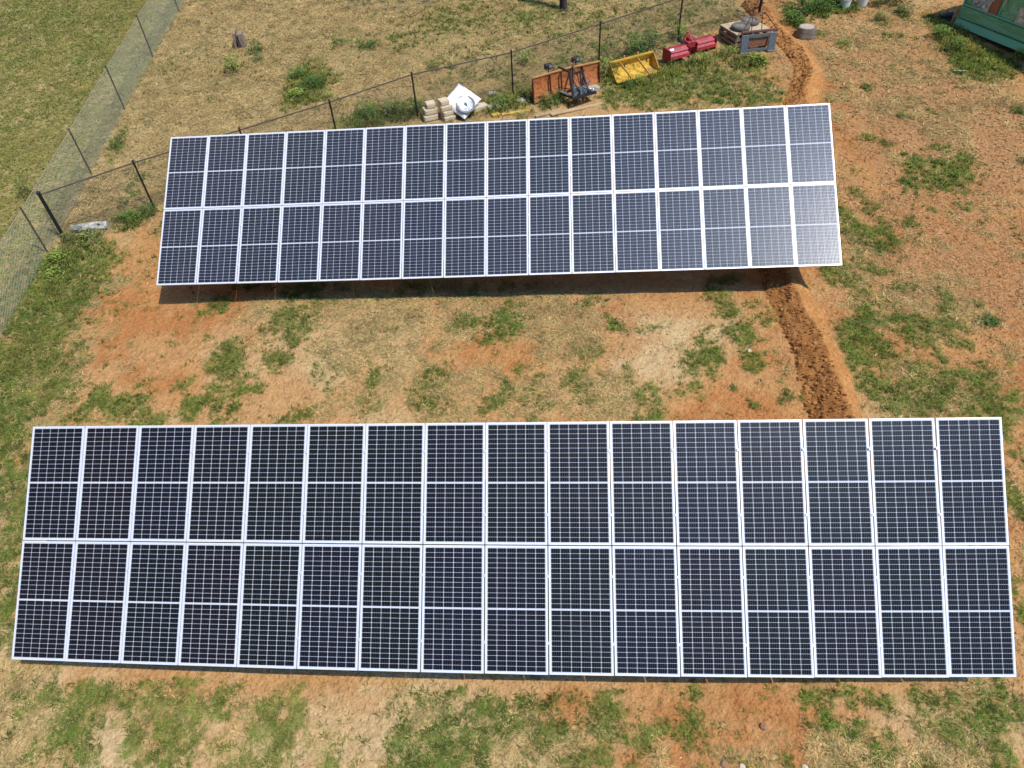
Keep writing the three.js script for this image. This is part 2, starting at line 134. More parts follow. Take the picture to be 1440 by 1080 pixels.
function soilColor(x, z, out) {
  const n1 = noise(x * 1.1 + 5, z * 1.1), n2 = noise(x * 4.3, z * 4.3 + 9), n3 = noise(x * 15, z * 15), n4 = noise(x * 47, z * 47 + 3), n5 = noise(x * 110 + 8, z * 110);
  const red = clamp(at(chan.red, x, z) + (n1 - 0.5) * 0.5 + (n2 - 0.5) * 0.35), tn = clamp(at(chan.tan, x, z) + (n2 - 0.5) * 0.5 + (n1 - 0.5) * 0.3), mu = at(chan.mulch, x, z);
  const rd = sstep(0.6, 1.1, red), or = sstep(0.05, 0.6, red) * (1 - tn * 0.75);
  const grain = 0.56 + 0.26 * n3 + 0.34 * n4 + 0.28 * n5;
  const k = sstep(0.35, 0.9, mu + (n2 - 0.5) * 0.5 + (n3 - 0.5) * 0.3) * 0.85;
  const chip = (n4 > 0.62 ? 1.3 : n4 < 0.3 ? 0.85 : 1.08);
  for (let c = 0; c < 3; c++) {
    let v = lerp(lerp(TAN[c], ORANGE[c], or), REDSOIL[c], rd);
    v = lerp(v, MULCH[c] * chip, k) * grain;
    out[c] = v;
  }
}
const tmp = [0, 0, 0];
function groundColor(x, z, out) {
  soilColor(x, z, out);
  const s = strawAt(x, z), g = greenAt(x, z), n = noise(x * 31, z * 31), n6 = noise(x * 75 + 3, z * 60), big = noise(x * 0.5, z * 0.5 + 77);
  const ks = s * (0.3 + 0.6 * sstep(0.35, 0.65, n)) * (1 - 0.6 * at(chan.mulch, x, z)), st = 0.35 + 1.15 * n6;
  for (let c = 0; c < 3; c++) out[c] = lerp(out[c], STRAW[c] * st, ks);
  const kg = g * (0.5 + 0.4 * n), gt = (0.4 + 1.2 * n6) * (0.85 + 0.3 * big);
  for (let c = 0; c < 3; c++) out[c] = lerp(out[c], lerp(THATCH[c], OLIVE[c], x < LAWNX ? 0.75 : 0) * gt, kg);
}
function groundTexture(x0, z0, x1, z1, size = 2048) {
  const data = new Uint8Array(size * size * 4);
  for (let j = 0; j < size; j++) for (let i = 0; i < size; i++) {
    groundColor(lerp(x0, x1, (i + 0.5) / size), lerp(z1, z0, (j + 0.5) / size), tmp);
    const q = (j * size + i) * 4;
    data[q] = toS[Math.round(clamp(tmp[0]) * 4096)]; data[q + 1] = toS[Math.round(clamp(tmp[1]) * 4096)]; data[q + 2] = toS[Math.round(clamp(tmp[2]) * 4096)]; data[q + 3] = 255;
  }
  const t = new THREE.DataTexture(data, size, size); t.colorSpace = THREE.SRGBColorSpace; t.magFilter = t.minFilter = THREE.LinearFilter; t.needsUpdate = true; return t;
}
function bumpTexture(size = 1024) {                       // clods and thatch, tiles every 256 lattice cells
  const data = new Uint8Array(size * size * 4);
  for (let j = 0; j < size; j++) for (let i = 0; i < size; i++) {
    const u = i / size * 256, v = j / size * 256;
    const h = 0.45 * noise(u * 0.25, v * 0.25) + 0.35 * noise(u * 0.5 + 64, v * 0.5) + 0.2 * noise(u, v), q = (j * size + i) * 4;
    data[q] = data[q + 1] = data[q + 2] = h * 255; data[q + 3] = 255;
  }
  const t = new THREE.DataTexture(data, size, size); t.magFilter = t.minFilter = THREE.LinearFilter; t.wrapS = t.wrapT = THREE.RepeatWrapping; t.needsUpdate = true; return t;
}
const BUMP = bumpTexture();
function sheet(x0, z0, x1, z1, step, fine) {
  const nx = Math.round((x1 - x0) / step), nz = Math.round((z1 - z0) / step), g = new THREE.PlaneGeometry(1, 1, nx, nz), p = g.attributes.position;
  for (let i = 0; i < p.count; i++) {
    const x = lerp(x0, x1, p.getX(i) + 0.5), z = lerp(z1, z0, p.getY(i) + 0.5);
    p.setXYZ(i, x, fine ? H(x, z) : base(x, z) - 0.09, z);
  }
  g.computeVertexNormals(); return g;
}
{
  const rects = [[-15, -17, 15, 1, 0.0625, true], [-25, -47, 25, -17, 0.1, true]], geos = [], mats = [];
  for (const r of rects) {
    geos.push(sheet(...r));
    const b = BUMP.clone(); b.repeat.set((r[2] - r[0]) / 5, (r[3] - r[1]) / 5); b.needsUpdate = true;
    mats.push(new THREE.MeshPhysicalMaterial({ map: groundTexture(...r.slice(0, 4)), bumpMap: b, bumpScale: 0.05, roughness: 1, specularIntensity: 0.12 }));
  }
  const far = [sheet(-300, -330, -24.8, 120, 8), sheet(24.8, -330, 300, 120, 8), sheet(-24.8, -330, 24.8, -46.8, 4), sheet(-24.8, 0.8, 24.8, 120, 4), sheet(-24.8, -17.2, -14.8, 0.8, 2), sheet(14.8, -17.2, 24.8, 0.8, 2)].map((g) => g.toNonIndexed());
  const farTex = groundTexture(-25, -47, -14, -36, 512); farTex.wrapS = farTex.wrapT = THREE.MirroredRepeatWrapping;
  const outer = mergeGeometries(far), uv = outer.attributes.uv, p = outer.attributes.position;
  for (let i = 0; i < uv.count; i++) uv.setXY(i, p.getX(i) / 11, p.getZ(i) / 11);
  geos.push(outer); mats.push(new THREE.MeshPhysicalMaterial({ map: farTex, roughness: 1, specularIntensity: 0.12 }));
  const g = mergeGeometries(geos.map((q) => q.index ? q.toNonIndexed() : q), true);
  tag(mesh('ground', g, mats, scene), 'sloping yard of tan and orange soil with worn grass', 'ground', null, 'structure');
}
// heaped soil over the trench: rough dark rubble on its left flank, smooth orange soil on its right
function bermAt(k) { const p = bermPts[k], q = bermPts[Math.min(k + 1, 320)], o = bermPts[Math.max(k - 1, 0)], t = q.clone().sub(o).normalize(); return { p, side: V(-t.z, 0, t.x) }; }
const BW = (k) => 1 - 0.25 * sstep(120, 40, k);
function bermHeight(k, u) {                               // u: -1 left foot .. 1 right foot
  const p = bermPts[k], along = 0.26 + 0.1 * (noise(k * 0.065, 5) - 0.5) * 2;
  const prof = u < 0.08 ? Math.pow(sstep(-1, 0.12, u), 0.8) : sstep(1, 0.04, u);
  const rough = (u < 0.1 ? 0.075 : 0.03) * (0.45 + 0.55 * sstep(60, 170, k));
  return along * prof + (noise(k * 0.31 + 7, u * 5.3 + 30) - 0.5) * rough + (noise(k * 0.83 + u * 3, u * 11 + k * 0.37) - 0.5) * rough * 0.6;
}
function bermPoint(k, u) {
  const { p, side } = bermAt(k), w = (u < 0 ? 0.68 : 0.6) * BW(k), wob = (noise(k * 0.1, u * 2 + 60) - 0.5) * 0.16, x = p.x - side.x * (u * w + wob), z = p.z - side.z * (u * w + wob);
  const edge = 1 - sstep(0.75, 1, Math.abs(u));
  return V(x, H(x, z) - 0.05 * (1 - edge) + bermHeight(k, u) * edge, z);
}
{
  const N = 320, W = 60, pos = [], col = [], idx = [];
  for (let k = 0; k <= N; k++) for (let i = 0; i <= W; i++) {
    const u = i / W * 2 - 1, p = bermPoint(k, u); pos.push(p.x, p.y, p.z);
    const n = noise(p.x * 22, p.z * 22), m = noise(p.x * 3, p.z * 3 + 8), n2 = noise(p.x * 9, p.z * 9);
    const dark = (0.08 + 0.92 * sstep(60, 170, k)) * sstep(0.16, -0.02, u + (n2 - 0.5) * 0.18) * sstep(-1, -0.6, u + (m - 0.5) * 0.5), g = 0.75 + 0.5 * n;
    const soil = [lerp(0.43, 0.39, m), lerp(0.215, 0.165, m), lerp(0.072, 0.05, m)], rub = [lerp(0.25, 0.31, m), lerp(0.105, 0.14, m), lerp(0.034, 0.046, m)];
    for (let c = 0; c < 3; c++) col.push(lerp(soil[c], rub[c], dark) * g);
    if (k < N && i < W) { const a = k * (W + 1) + i, b = a + W + 1; idx.push(a, a + 1, b, b, a + 1, b + 1); }
  }
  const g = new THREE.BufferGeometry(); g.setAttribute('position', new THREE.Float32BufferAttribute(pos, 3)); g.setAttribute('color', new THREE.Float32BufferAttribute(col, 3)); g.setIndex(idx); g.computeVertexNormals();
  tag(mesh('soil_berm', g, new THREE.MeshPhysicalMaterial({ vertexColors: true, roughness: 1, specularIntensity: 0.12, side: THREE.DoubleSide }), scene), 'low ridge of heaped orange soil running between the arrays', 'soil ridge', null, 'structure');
}

// ---------------------------------------------------------------- scattered cover: grass, straw, chips, clods
camera.updateMatrixWorld(); camera.updateProjectionMatrix();
const VP = new THREE.Matrix4().multiplyMatrices(camera.projectionMatrix, camera.matrixWorld.clone().invert()), pv = V(0, 0, 0);
const seen = (x, y, z) => { pv.set(x, y, z).applyMatrix4(VP); return Math.abs(pv.x) < 1.12 && Math.abs(pv.y) < 1.14; };
function tuft(n, spread, len, lean, width) {
  const pos = [], nor = [];
  for (let i = 0; i < n; i++) {
    const a = rr(0, 6.283), r = spread * Math.sqrt(rnd()), bx = Math.cos(a) * r, bz = Math.sin(a) * r, d = a + rr(-1, 1), L = len * rr(0.6, 1.1), l = lean * rr(0.4, 1.3), w = width * rr(0.7, 1.2);
    const cx = Math.cos(d), cz = Math.sin(d), px = -cz * w, pz = cx * w;
    const m = [bx + cx * L * l * 0.4, L * 0.6, bz + cz * L * l * 0.4], t = [bx + cx * L * l, L * (1 - 0.35 * l), bz + cz * L * l];
    const A = [bx - px, -0.01, bz - pz], B = [bx + px, -0.01, bz + pz], C = [m[0] + px * 0.8, m[1], m[2] + pz * 0.8], D = [m[0] - px * 0.8, m[1], m[2] - pz * 0.8];
    for (const q of [A, B, C, A, C, D, D, C, t]) { pos.push(...q); nor.push(cx * 0.25, 0.93, cz * 0.25); }
  }
  const g = new THREE.BufferGeometry(); g.setAttribute('position', new THREE.Float32BufferAttribute(pos, 3)); g.setAttribute('normal', new THREE.Float32BufferAttribute(nor, 3)); return g;
}
function scatter(name, label, category, geos, mat, items) {
  geos.forEach((geo, v) => {
    const own = items.filter((_, i) => i % geos.length === v), im = new THREE.InstancedMesh(geo, mat, own.length), m = new THREE.Matrix4(), q = new THREE.Quaternion(), e = new THREE.Euler(), c = new THREE.Color();
    own.forEach(([x, y, z, sx, sy, sz, rx, ry, rz, r, g, b], i) => { m.compose(V(x, y, z), q.setFromEuler(e.set(rx, ry, rz)), V(sx, sy, sz)); im.setMatrixAt(i, m); im.setColorAt(i, c.setRGB(r, g, b)); });
    im.name = numbered(name); im.castShadow = im.receiveShadow = true; tag(im, label, category, null, 'stuff'); scene.add(im);
  });
}
const KEEP = [[4.95, -25.05, 0.9, 0.36, 0.42], [9.15, -26.85, 0.7, 0.58, 0.31], [9.4, -25.95, 0.65, 0.3, 0.1], [-1.8, -23.26, 0.55, 0.25, 0.33], [7.05, -26.05, 1.0, 0.25, 0.4], [0.4, -23.18, 0.85, 0.14, 0.3], [2.4, -23.05, 1.3, 0.16, 0.32]].map(([a, b, w, d, r]) => [a, b, w, d, Math.cos(r), Math.sin(r)]);   // nothing grows under what lies on the ground
const grass = [], dry = [], chips = [], clods = [];
const nearBerm = (x, z) => { let d = 9; for (let k = 0; k <= 320; k += 8) d = Math.min(d, Math.hypot(bermPts[k].x - x, bermPts[k].z - z)); return d; };
for (const [x0, z0, x1, z1, s] of [[-15, -10.5, 15, 0, 0.048], [-15, -17, 15, -10.5, 0.056], [-25, -47, 25, -17, 0.082]])
  for (let z = z0; z < z1; z += s) for (let x = x0; x < x1; x += s) {
    const px = x + rr(-0.5, 0.5) * s, pz = z + rr(-0.5, 0.5) * s, r1 = rnd(), r2 = rnd(), r3 = rnd();
    if (!seen(px, base(px, pz), pz)) continue;
    if (px > 5 && px < 12 && nearBerm(px, pz) < 0.62) continue;
    if (KEEP.some(([a, b, hw, hd, c, n]) => { const u = px - a, v = pz - b; return Math.abs(u * c - v * n) < hw && Math.abs(u * n + v * c) < hd; })) continue;
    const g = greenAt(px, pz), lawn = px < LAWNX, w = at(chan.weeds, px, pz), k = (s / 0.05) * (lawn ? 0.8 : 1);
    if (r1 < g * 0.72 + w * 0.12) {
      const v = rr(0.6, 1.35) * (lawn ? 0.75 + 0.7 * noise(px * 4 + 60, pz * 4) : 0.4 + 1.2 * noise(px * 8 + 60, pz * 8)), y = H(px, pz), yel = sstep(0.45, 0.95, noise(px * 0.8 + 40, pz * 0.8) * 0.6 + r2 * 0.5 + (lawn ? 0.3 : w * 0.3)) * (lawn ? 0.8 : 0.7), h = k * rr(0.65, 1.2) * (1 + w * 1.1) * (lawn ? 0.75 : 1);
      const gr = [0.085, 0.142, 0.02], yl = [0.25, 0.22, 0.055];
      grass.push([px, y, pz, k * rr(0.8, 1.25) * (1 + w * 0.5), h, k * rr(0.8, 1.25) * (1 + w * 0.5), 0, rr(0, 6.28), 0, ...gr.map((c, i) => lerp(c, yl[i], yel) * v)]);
    } else if (r2 < strawAt(px, pz) * 0.42) {
      const v = rr(0.55, 1.45) * (0.4 + 1.2 * noise(px * 9, pz * 9 + 33)), ol = rnd() < 0.25 ? 1 : 0;
      dry.push([px, H(px, pz), pz, k * rr(0.8, 1.3), k * rr(0.35, 0.7), k * rr(0.8, 1.3), 0, rr(0, 6.28), 0, ...(ol ? [0.22, 0.2, 0.07] : [0.41, 0.29, 0.115]).map((c) => c * v)]);
    }
    const mu = at(chan.mulch, px, pz);
    if (r3 < mu * 0.3 + 0.012) {
      const v = rr(0.5, 1.2), pale = rnd() < 0.12;
      chips.push([px, H(px, pz) + 0.006, pz, k * rr(0.6, 1.7), k * 1.4, k * rr(0.7, 1.7), rr(-0.25, 0.25), rr(0, 6.28), rr(-0.25, 0.25), ...(pale ? [0.5, 0.38, 0.2] : [0.32, 0.17, 0.07]).map((c) => c * v)]);
    } else if (r3 > 0.965 && g < 0.4) {
      soilColor(px, pz, tmp); const v = rr(0.75, 1.2), q = Math.pow(rnd(), 4);
      clods.push([px, H(px, pz), pz, 0.5 + q * 3, 0.5 + q * 2, 0.5 + q * 3, rr(0, 3), rr(0, 6.28), 0, ...tmp.map((c) => Math.min(0.8, c * v))]);
    }
  }
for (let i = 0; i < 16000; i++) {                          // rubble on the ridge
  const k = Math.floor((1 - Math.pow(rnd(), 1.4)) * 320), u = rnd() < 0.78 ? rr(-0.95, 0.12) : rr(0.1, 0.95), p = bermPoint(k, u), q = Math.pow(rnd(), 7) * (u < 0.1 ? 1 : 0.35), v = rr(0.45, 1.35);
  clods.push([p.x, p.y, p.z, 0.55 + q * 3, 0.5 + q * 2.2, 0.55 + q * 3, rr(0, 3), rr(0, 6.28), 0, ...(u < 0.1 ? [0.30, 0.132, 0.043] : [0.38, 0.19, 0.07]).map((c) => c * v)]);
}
const LEAFM = new THREE.MeshPhysicalMaterial({ color: 0xffffff, roughness: 0.85, specularIntensity: 0.25, side: THREE.DoubleSide });
scatter('grass', 'patchy short green grass growing over the yard', 'grass', [tuft(8, 0.04, 0.085, 1.0, 0.0048), tuft(7, 0.045, 0.1, 1.2, 0.0045), tuft(9, 0.035, 0.07, 0.8, 0.005)], LEAFM, grass);
scatter('dry_grass', 'flattened dry straw-coloured grass lying over the soil', 'dry grass', [tuft(7, 0.045, 0.09, 1.5, 0.004), tuft(6, 0.05, 0.12, 1.6, 0.0038)], LEAFM, dry);
const chipG = [box(0.05, 0.006, 0.011), box(0.034, 0.007, 0.016), box(0.075, 0.005, 0.006)].map((g) => (g.deleteAttribute('uv'), g));
scatter('wood_chips', 'brown wood chips and bark spread over the soil', 'wood chips', chipG, new THREE.MeshPhysicalMaterial({ roughness: 0.95, specularIntensity: 0.15 }), chips);
const clodG = [0, 1].map((d) => { const g = new THREE.IcosahedronGeometry(0.016, 0), p = g.attributes.position; for (let i = 0; i < p.count; i++) { const k = 0.75 + 0.5 * noise(p.getX(i) * 90 + d * 9, p.getY(i) * 90 + p.getZ(i) * 70); p.setXYZ(i, p.getX(i) * k, p.getY(i) * k * 0.8, p.getZ(i) * k); } g.computeVertexNormals(); return g; });
scatter('soil_clods', 'crumbly clods of orange and brown soil', 'soil clods', clodG, new THREE.MeshPhysicalMaterial({ roughness: 1, specularIntensity: 0.12 }), clods);

// ---------------------------------------------------------------- solar arrays
const PW = 1.058, PL = 2.07, FW = 1.040, FL = 2.052, EDGE = 0.027, TH = 0.035;
const frameM = M(0.76, 0.75, 0.77, 0.42, { metalness: 0.25 }), steelM = M(0.46, 0.47, 0.48, 0.5, { metalness: 0.6 }), clampM = M(0.7, 0.7, 0.74, 0.4, { metalness: 0.4 });
const coat = { clearcoat: 0.34, clearcoatRoughness: 0.22, specularIntensity: 0.15 };
const backM = new THREE.MeshPhysicalMaterial({ color: new THREE.Color().setRGB(0.52, 0.52, 0.54), roughness: 0.7, ...coat });
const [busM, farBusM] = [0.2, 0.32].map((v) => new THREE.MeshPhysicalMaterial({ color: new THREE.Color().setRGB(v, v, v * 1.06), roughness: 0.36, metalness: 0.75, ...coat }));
const makeCells = (cols, more) => cols.map((c) => new THREE.MeshPhysicalMaterial({ color: new THREE.Color().setRGB(...c), roughness: 0.38, ...coat, ...more }));
const cellMs = makeCells([[0.005, 0.005, 0.009], [0.006, 0.006, 0.008], [0.0045, 0.006, 0.007], [0.007, 0.0055, 0.008], [0.005, 0.0065, 0.0065], [0.0055, 0.006, 0.012]], { clearcoat: 0.15 });
const skyTintCellMs = makeCells([[0.009, 0.014, 0.030], [0.011, 0.015, 0.026], [0.008, 0.014, 0.024], [0.012, 0.014, 0.028]], { clearcoat: 0.34 });  // far array: blue of the sky reflection at that angle painted into cell colours
const IW = FW - 2 * EDGE, IL = FL - 2 * EDGE;
const frameG = join([box(EDGE, TH, FL, -FW / 2 + EDGE / 2, 0, 0), box(EDGE, TH, FL, FW / 2 - EDGE / 2, 0, 0), box(IW, TH, EDGE, 0, 0, -FL / 2 + EDGE / 2), box(IW, TH, EDGE, 0, 0, FL / 2 - EDGE / 2)]);
const backG = box(IW, 0.005, IL, 0, TH / 2 - 0.006, 0);
const cellRects = [], busRects = [];
{
  const mx = 0.010, mz = 0.014, mid = 0.026, px = (IW - 2 * mx) / 6, pz = (IL - 2 * mz - mid) / 24;
  const flat = (cx, cz, w, l, ch, y, out) => { const a = w / 2, b = l / 2, P = ch ? [[-a + ch, -b], [a - ch, -b], [a, -b + ch], [a, b - ch], [a - ch, b], [-a + ch, b], [-a, b - ch], [-a, -b + ch]] : [[-a, -b], [a, -b], [a, b], [-a, b]];
    for (let i = 1; i + 1 < P.length; i++) for (const q of [P[0], P[i + 1], P[i]]) out.push(cx + q[0], y, cz + q[1]); };
  for (let h = 0; h < 2; h++) for (let i = 0; i < 6; i++) {
    const cx = -IW / 2 + mx + px * (i + 0.5), z0 = h ? mid / 2 : -IL / 2 + mz;
    for (let j = 0; j < 12; j++) flat(cx, z0 + pz * (j + 0.5), px - 0.0064, pz - 0.0052, 0.007, TH / 2 - 0.0028, cellRects);
    for (let b = 0; b < 5; b++) flat(cx + (px - 0.008) * ((b + 0.5) / 5 - 0.5), z0 + pz * 6, 0.0022, pz * 12 - 0.004, 0, TH / 2 - 0.0024, busRects);
  }
}
const flatG = (a) => { const g = new THREE.BufferGeometry(); g.setAttribute('position', new THREE.Float32BufferAttribute(a, 3)); g.computeVertexNormals(); return g; };
const cellG = flatG(cellRects), busG = flatG(busRects), clampG = box(0.05, 0.012, 0.045, 0, TH / 2 + 0.005, 0, 0, 0, 0, 0.004), railG = box(PW * 1.0005, 0.05, 0.04, 0, -TH / 2 - 0.026, 0);
function solarArray(c, yaw, tilt, roll, t1, t2, r1, r2, y1, y2, label, cellMats) {
  const mats = [], cen = [];
  for (let i = 0; i < 16; i++) {
    const u = (i - 7.5) / 8, m = new THREE.Matrix4().makeRotationY(yaw + y1 * u + y2 * u * u);
    m.multiply(new THREE.Matrix4().makeRotationZ(roll + r1 * u + r2 * u * u)).multiply(new THREE.Matrix4().makeRotationX(tilt + t1 * u + t2 * u * u)); mats.push(m);
  }
  const ax = (i) => V(1, 0, 0).transformDirection(mats[i]);
  let e = V(...c); for (let i = 8; i < 16; i++) { cen[i] = e.clone().addScaledVector(ax(i), PW / 2); e.addScaledVector(ax(i), PW); }
  e = V(...c); for (let i = 7; i >= 0; i--) { cen[i] = e.clone().addScaledVector(ax(i), -PW / 2); e.addScaledVector(ax(i), -PW); }
  const root = thing('solar_array', c[0], base(c[0], c[2]), c[2], 0, label, 'solar array'), o = root.position;
  const place = (obj, i, l) => { const p = l.applyMatrix4(mats[i]).add(cen[i]).sub(o); obj.position.copy(p); obj.quaternion.setFromRotationMatrix(mats[i]); root.add(obj); };
  for (let i = 0; i < 16; i++) {
    for (const s of [-1, 1]) {
      const panel = new THREE.Group(); panel.name = 'solar_panel';
      place(panel, i, V(0, 0, s * PL / 2));
      panel.rotateX(rr(-0.004, 0.004)); panel.rotateZ(rr(-0.003, 0.003));
      mesh('frame', frameG, frameM, panel); mesh('backsheet', backG, backM, panel);
      tag(mesh('solar_cells', cellG, cellMats[Math.floor(rnd() * cellMats.length)], panel), null, null, null, 'stuff');
      tag(mesh('busbars', busG, cellMats === cellMs ? busM : farBusM, panel), null, null, null, 'stuff');
      for (const q of [-0.26, 0.26]) { place(mesh('rail', railG, steelM, root), i, V(0, 0, s * PL / 2 + q * FL)); if (i) place(mesh('module_clamp', clampG, clampM, root), i, V(-PW / 2, 0, s * PL / 2 + q * FL)); }
    }
    if (i % 3 === 0) {                                    // bent: two posts, a sloping rafter and a brace
      const P = (z, y) => V(0, y, z).applyMatrix4(mats[i]).add(cen[i]).sub(o), a = P(-1.95, -0.115), b = P(1.95, -0.115), f = P(0.55, -0.16), r = P(-1.3, -0.16);
      mesh('rafter', beam(a, b, 0.05, 0.08), steelM, root);
      for (const q of [f, r]) { const gy = H(q.x + o.x, q.z + o.z) - o.y; mesh('support_post', bar(V(q.x, gy - 0.1, q.z), q, 0.04, 10), steelM, root); }
      const gy = H(r.x + o.x, r.z + o.z) - o.y; mesh('brace', bar(V(r.x, gy + 0.5, r.z), P(-0.1, -0.16), 0.022, 8), steelM, root);
    }
  }
}
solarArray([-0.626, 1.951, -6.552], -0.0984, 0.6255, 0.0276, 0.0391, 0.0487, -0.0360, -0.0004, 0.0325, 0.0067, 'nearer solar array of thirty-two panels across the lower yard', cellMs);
solarArray([-0.347, 2.818, -16.020], -0.0955, 0.6022, 0.0327, 0.0158, -0.0100, 0.0106, -0.0059, -0.0100, 0.0011, 'farther solar array of thirty-two panels in front of the dark fence', skyTintCellMs);


// ---------------------------------------------------------------- chain link fences
const darkM = M(0.018, 0.017, 0.016, 0.55, { metalness: 0.3 }), galvM = M(0.50, 0.50, 0.38, 0.55, { metalness: 0.35 }), darkWireM = M(0.07, 0.07, 0.06, 0.6, { metalness: 0.3 }), brownM = M(0.09, 0.06, 0.045, 0.7, { metalness: 0.2 }), railTanM = M(0.36, 0.30, 0.2, 0.6, { metalness: 0.3 });
function chainMesh(pts, h, pitch, r, parent, mat) {       // crossing wires in each bay
  const out = [];
  for (let s = 0; s + 1 < pts.length; s++) {
    const [ax, az] = pts[s], [bx, bz] = pts[s + 1], L = Math.hypot(bx - ax, bz - az), P = (d, y) => { const t = d / L, x = lerp(ax, bx, t), z = lerp(az, bz, t); return V(x, lerp(H(ax, az), H(bx, bz), t) + y, z).sub(parent.position); };
    for (const dir of [1, -1]) for (let d = -h; d < L + h; d += pitch) {
      let a = d, b = d + h, ya = 0.03, yb = h - 0.02;
      if (a < 0) { ya += -a; a = 0; } if (b > L) { yb -= b - L; b = L; }
      if (b <= a || ya >= yb) continue;
      out.push(bar(P(dir > 0 ? a : L - a, ya), P(dir > 0 ? b : L - b, yb), r, 3));
    }
  }
  tag(mesh('chain_mesh', join(out.map((g) => g)), mat, parent), null, null, null, 'stuff');
}
function fence(pts, h, label, postM, railM, wireM, pitch, wire, skip) {
  const root = thing('chain_link_fence', pts[0][0], base(...pts[0]), pts[0][1], 0, label, 'fence'), o = root.position;
  pts.forEach(([x, z, r = 0.028], i) => {
    const y = H(x, z) - o.y, p = mesh('fence_post', bar(V(x - o.x, y - 0.1, z - o.z), V(x - o.x, y + h + 0.03, z - o.z), r, 10), postM, root);
    const cap = new THREE.SphereGeometry(r * 1.15, 8, 5); cap.translate(x - o.x, y + h + 0.04, z - o.z); mesh('post_cap', cap, postM, root);
    if (i + 1 < pts.length) { const [x2, z2] = pts[i + 1], y2 = H(x2, z2) - o.y; mesh('top_rail', bar(V(x - o.x, y + h - 0.02, z - o.z), V(x2 - o.x, y2 + h - 0.02, z2 - o.z), skip, 8), railM, root); }
  });
  chainMesh(pts, h - 0.03, pitch, wire, root, wireM);
}
fence([[-13.0, -5.5], [-13.1, -9.6], [-13.12, -13.7], [-13.13, -17.85], [-13.2, -21.85], [-13.25, -25.75], [-13.35, -29.8], [-13.3, -33.8], [-13.3, -37.8], [-13.3, -41.8]], 1.5,
  'galvanised chain link fence between the mown lawn and the yard', brownM, railTanM, galvM, 0.095, 0.0034, 0.011);
fence([[-12.88, -18.5, 0.05], [-10.58, -19.75], [-7.7, -21.0], [-5.1, -22.15], [-2.58, -23.4], [0.67, -24.3], [3.8, -25.85], [6.9, -27.3], [10.12, -28.35, 0.05]], 1.5,
  'dark chain link fence running behind the farther solar array', darkM, brownM, darkWireM, 0.064, 0.0022, 0.021);
for (const [x, z, label] of [[10.22, -28.6, 'dark steel gate post at the end of the dark fence'], [11.95, -29.0, 'dark steel gate post standing beside the leafy bushes']]) {
  const g = thing('gate_post', x, H(x, z), z, 0, label, 'gate post');
  mesh('post', bar(V(0, -0.1, 0), V(0, 1.62, 0), 0.05, 12), darkM, g);
  const c = new THREE.SphereGeometry(0.055, 10, 6); c.translate(0, 1.63, 0); mesh('post_cap', c, darkM, g);
  mesh('hinge', join([box(0.13, 0.04, 0.04, 0.05, 0.4, 0), box(0.13, 0.04, 0.04, 0.05, 1.3, 0)]), darkM, g);
}

// ---------------------------------------------------------------- implements along the fence
function wear(base1, base2, size = 256, scale = 14) {
  const d = new Uint8Array(size * size * 4);
  for (let j = 0; j < size; j++) for (let i = 0; i < size; i++) {
    const n = noise(i / size * scale, j / size * scale) * 0.55 + noise(i / size * scale * 4, j / size * scale * 4) * 0.3 + noise(i / size * 60, j / size * 60) * 0.15, k = sstep(0.48, 0.66, n), q = (j * size + i) * 4;
    for (let c = 0; c < 3; c++) d[q + c] = toS[Math.round(clamp(lerp(base1[c], base2[c], k) * (0.85 + 0.3 * noise(i * 0.3, j * 0.3))) * 4096)]; d[q + 3] = 255;
  }
  const t = new THREE.DataTexture(d, size, size); t.colorSpace = THREE.SRGBColorSpace; t.magFilter = THREE.LinearFilter; t.wrapS = t.wrapT = THREE.RepeatWrapping; t.needsUpdate = true; return t;
}
const worn = (a, b, rough = 0.6, scale = 14, more = {}) => new THREE.MeshStandardMaterial({ map: wear(a, b, 256, scale), roughness: rough, ...more });
const orangeM = worn([0.50, 0.16, 0.04], [0.30, 0.09, 0.03]), yellowM = worn([0.62, 0.37, 0.035], [0.34, 0.18, 0.03]), redM = worn([0.40, 0.022, 0.03], [0.17, 0.03, 0.022], 0.5, 11), edgeM = worn([0.55, 0.27, 0.08], [0.3, 0.12, 0.05]);
const greyM = worn([0.13, 0.15, 0.16], [0.09, 0.09, 0.09], 0.5), rustM = worn([0.16, 0.07, 0.04], [0.09, 0.045, 0.03]), woodM = worn([0.52, 0.40, 0.24], [0.34, 0.24, 0.14], 0.85, 6), oldWoodM = worn([0.30, 0.22, 0.15], [0.16, 0.11, 0.07], 0.9, 6), blockM = worn([0.60, 0.50, 0.34], [0.44, 0.34, 0.21], 0.95, 10), stoneM = worn([0.42, 0.37, 0.26], [0.25, 0.22, 0.16], 0.95, 8), rubberM = M(0.03, 0.03, 0.03, 0.8), blackM = M(0.02, 0.02, 0.022, 0.4), chromeM = M(0.6, 0.6, 0.6, 0.25, { metalness: 0.8 }), lensM = M(0.22, 0.24, 0.24, 0.15);
function curvedBlade(w, h, depth, thick, seg = 8) {       // mouldboard with a hollow face towards +z
  const s = new THREE.Shape(), f = (t) => [-depth * Math.sin(t * Math.PI), t * h];
  for (let i = 0; i <= seg; i++) { const [a, b] = f(i / seg); i ? s.lineTo(a, b) : s.moveTo(a, b); }
  for (let i = seg; i >= 0; i--) { const [a, b] = f(i / seg); s.lineTo(a - thick, b); }
  const g = new THREE.ExtrudeGeometry(s, { depth: w, bevelEnabled: false, curveSegments: 4 }); g.rotateY(-Math.PI / 2); g.translate(w / 2, 0, 0); return g;
}
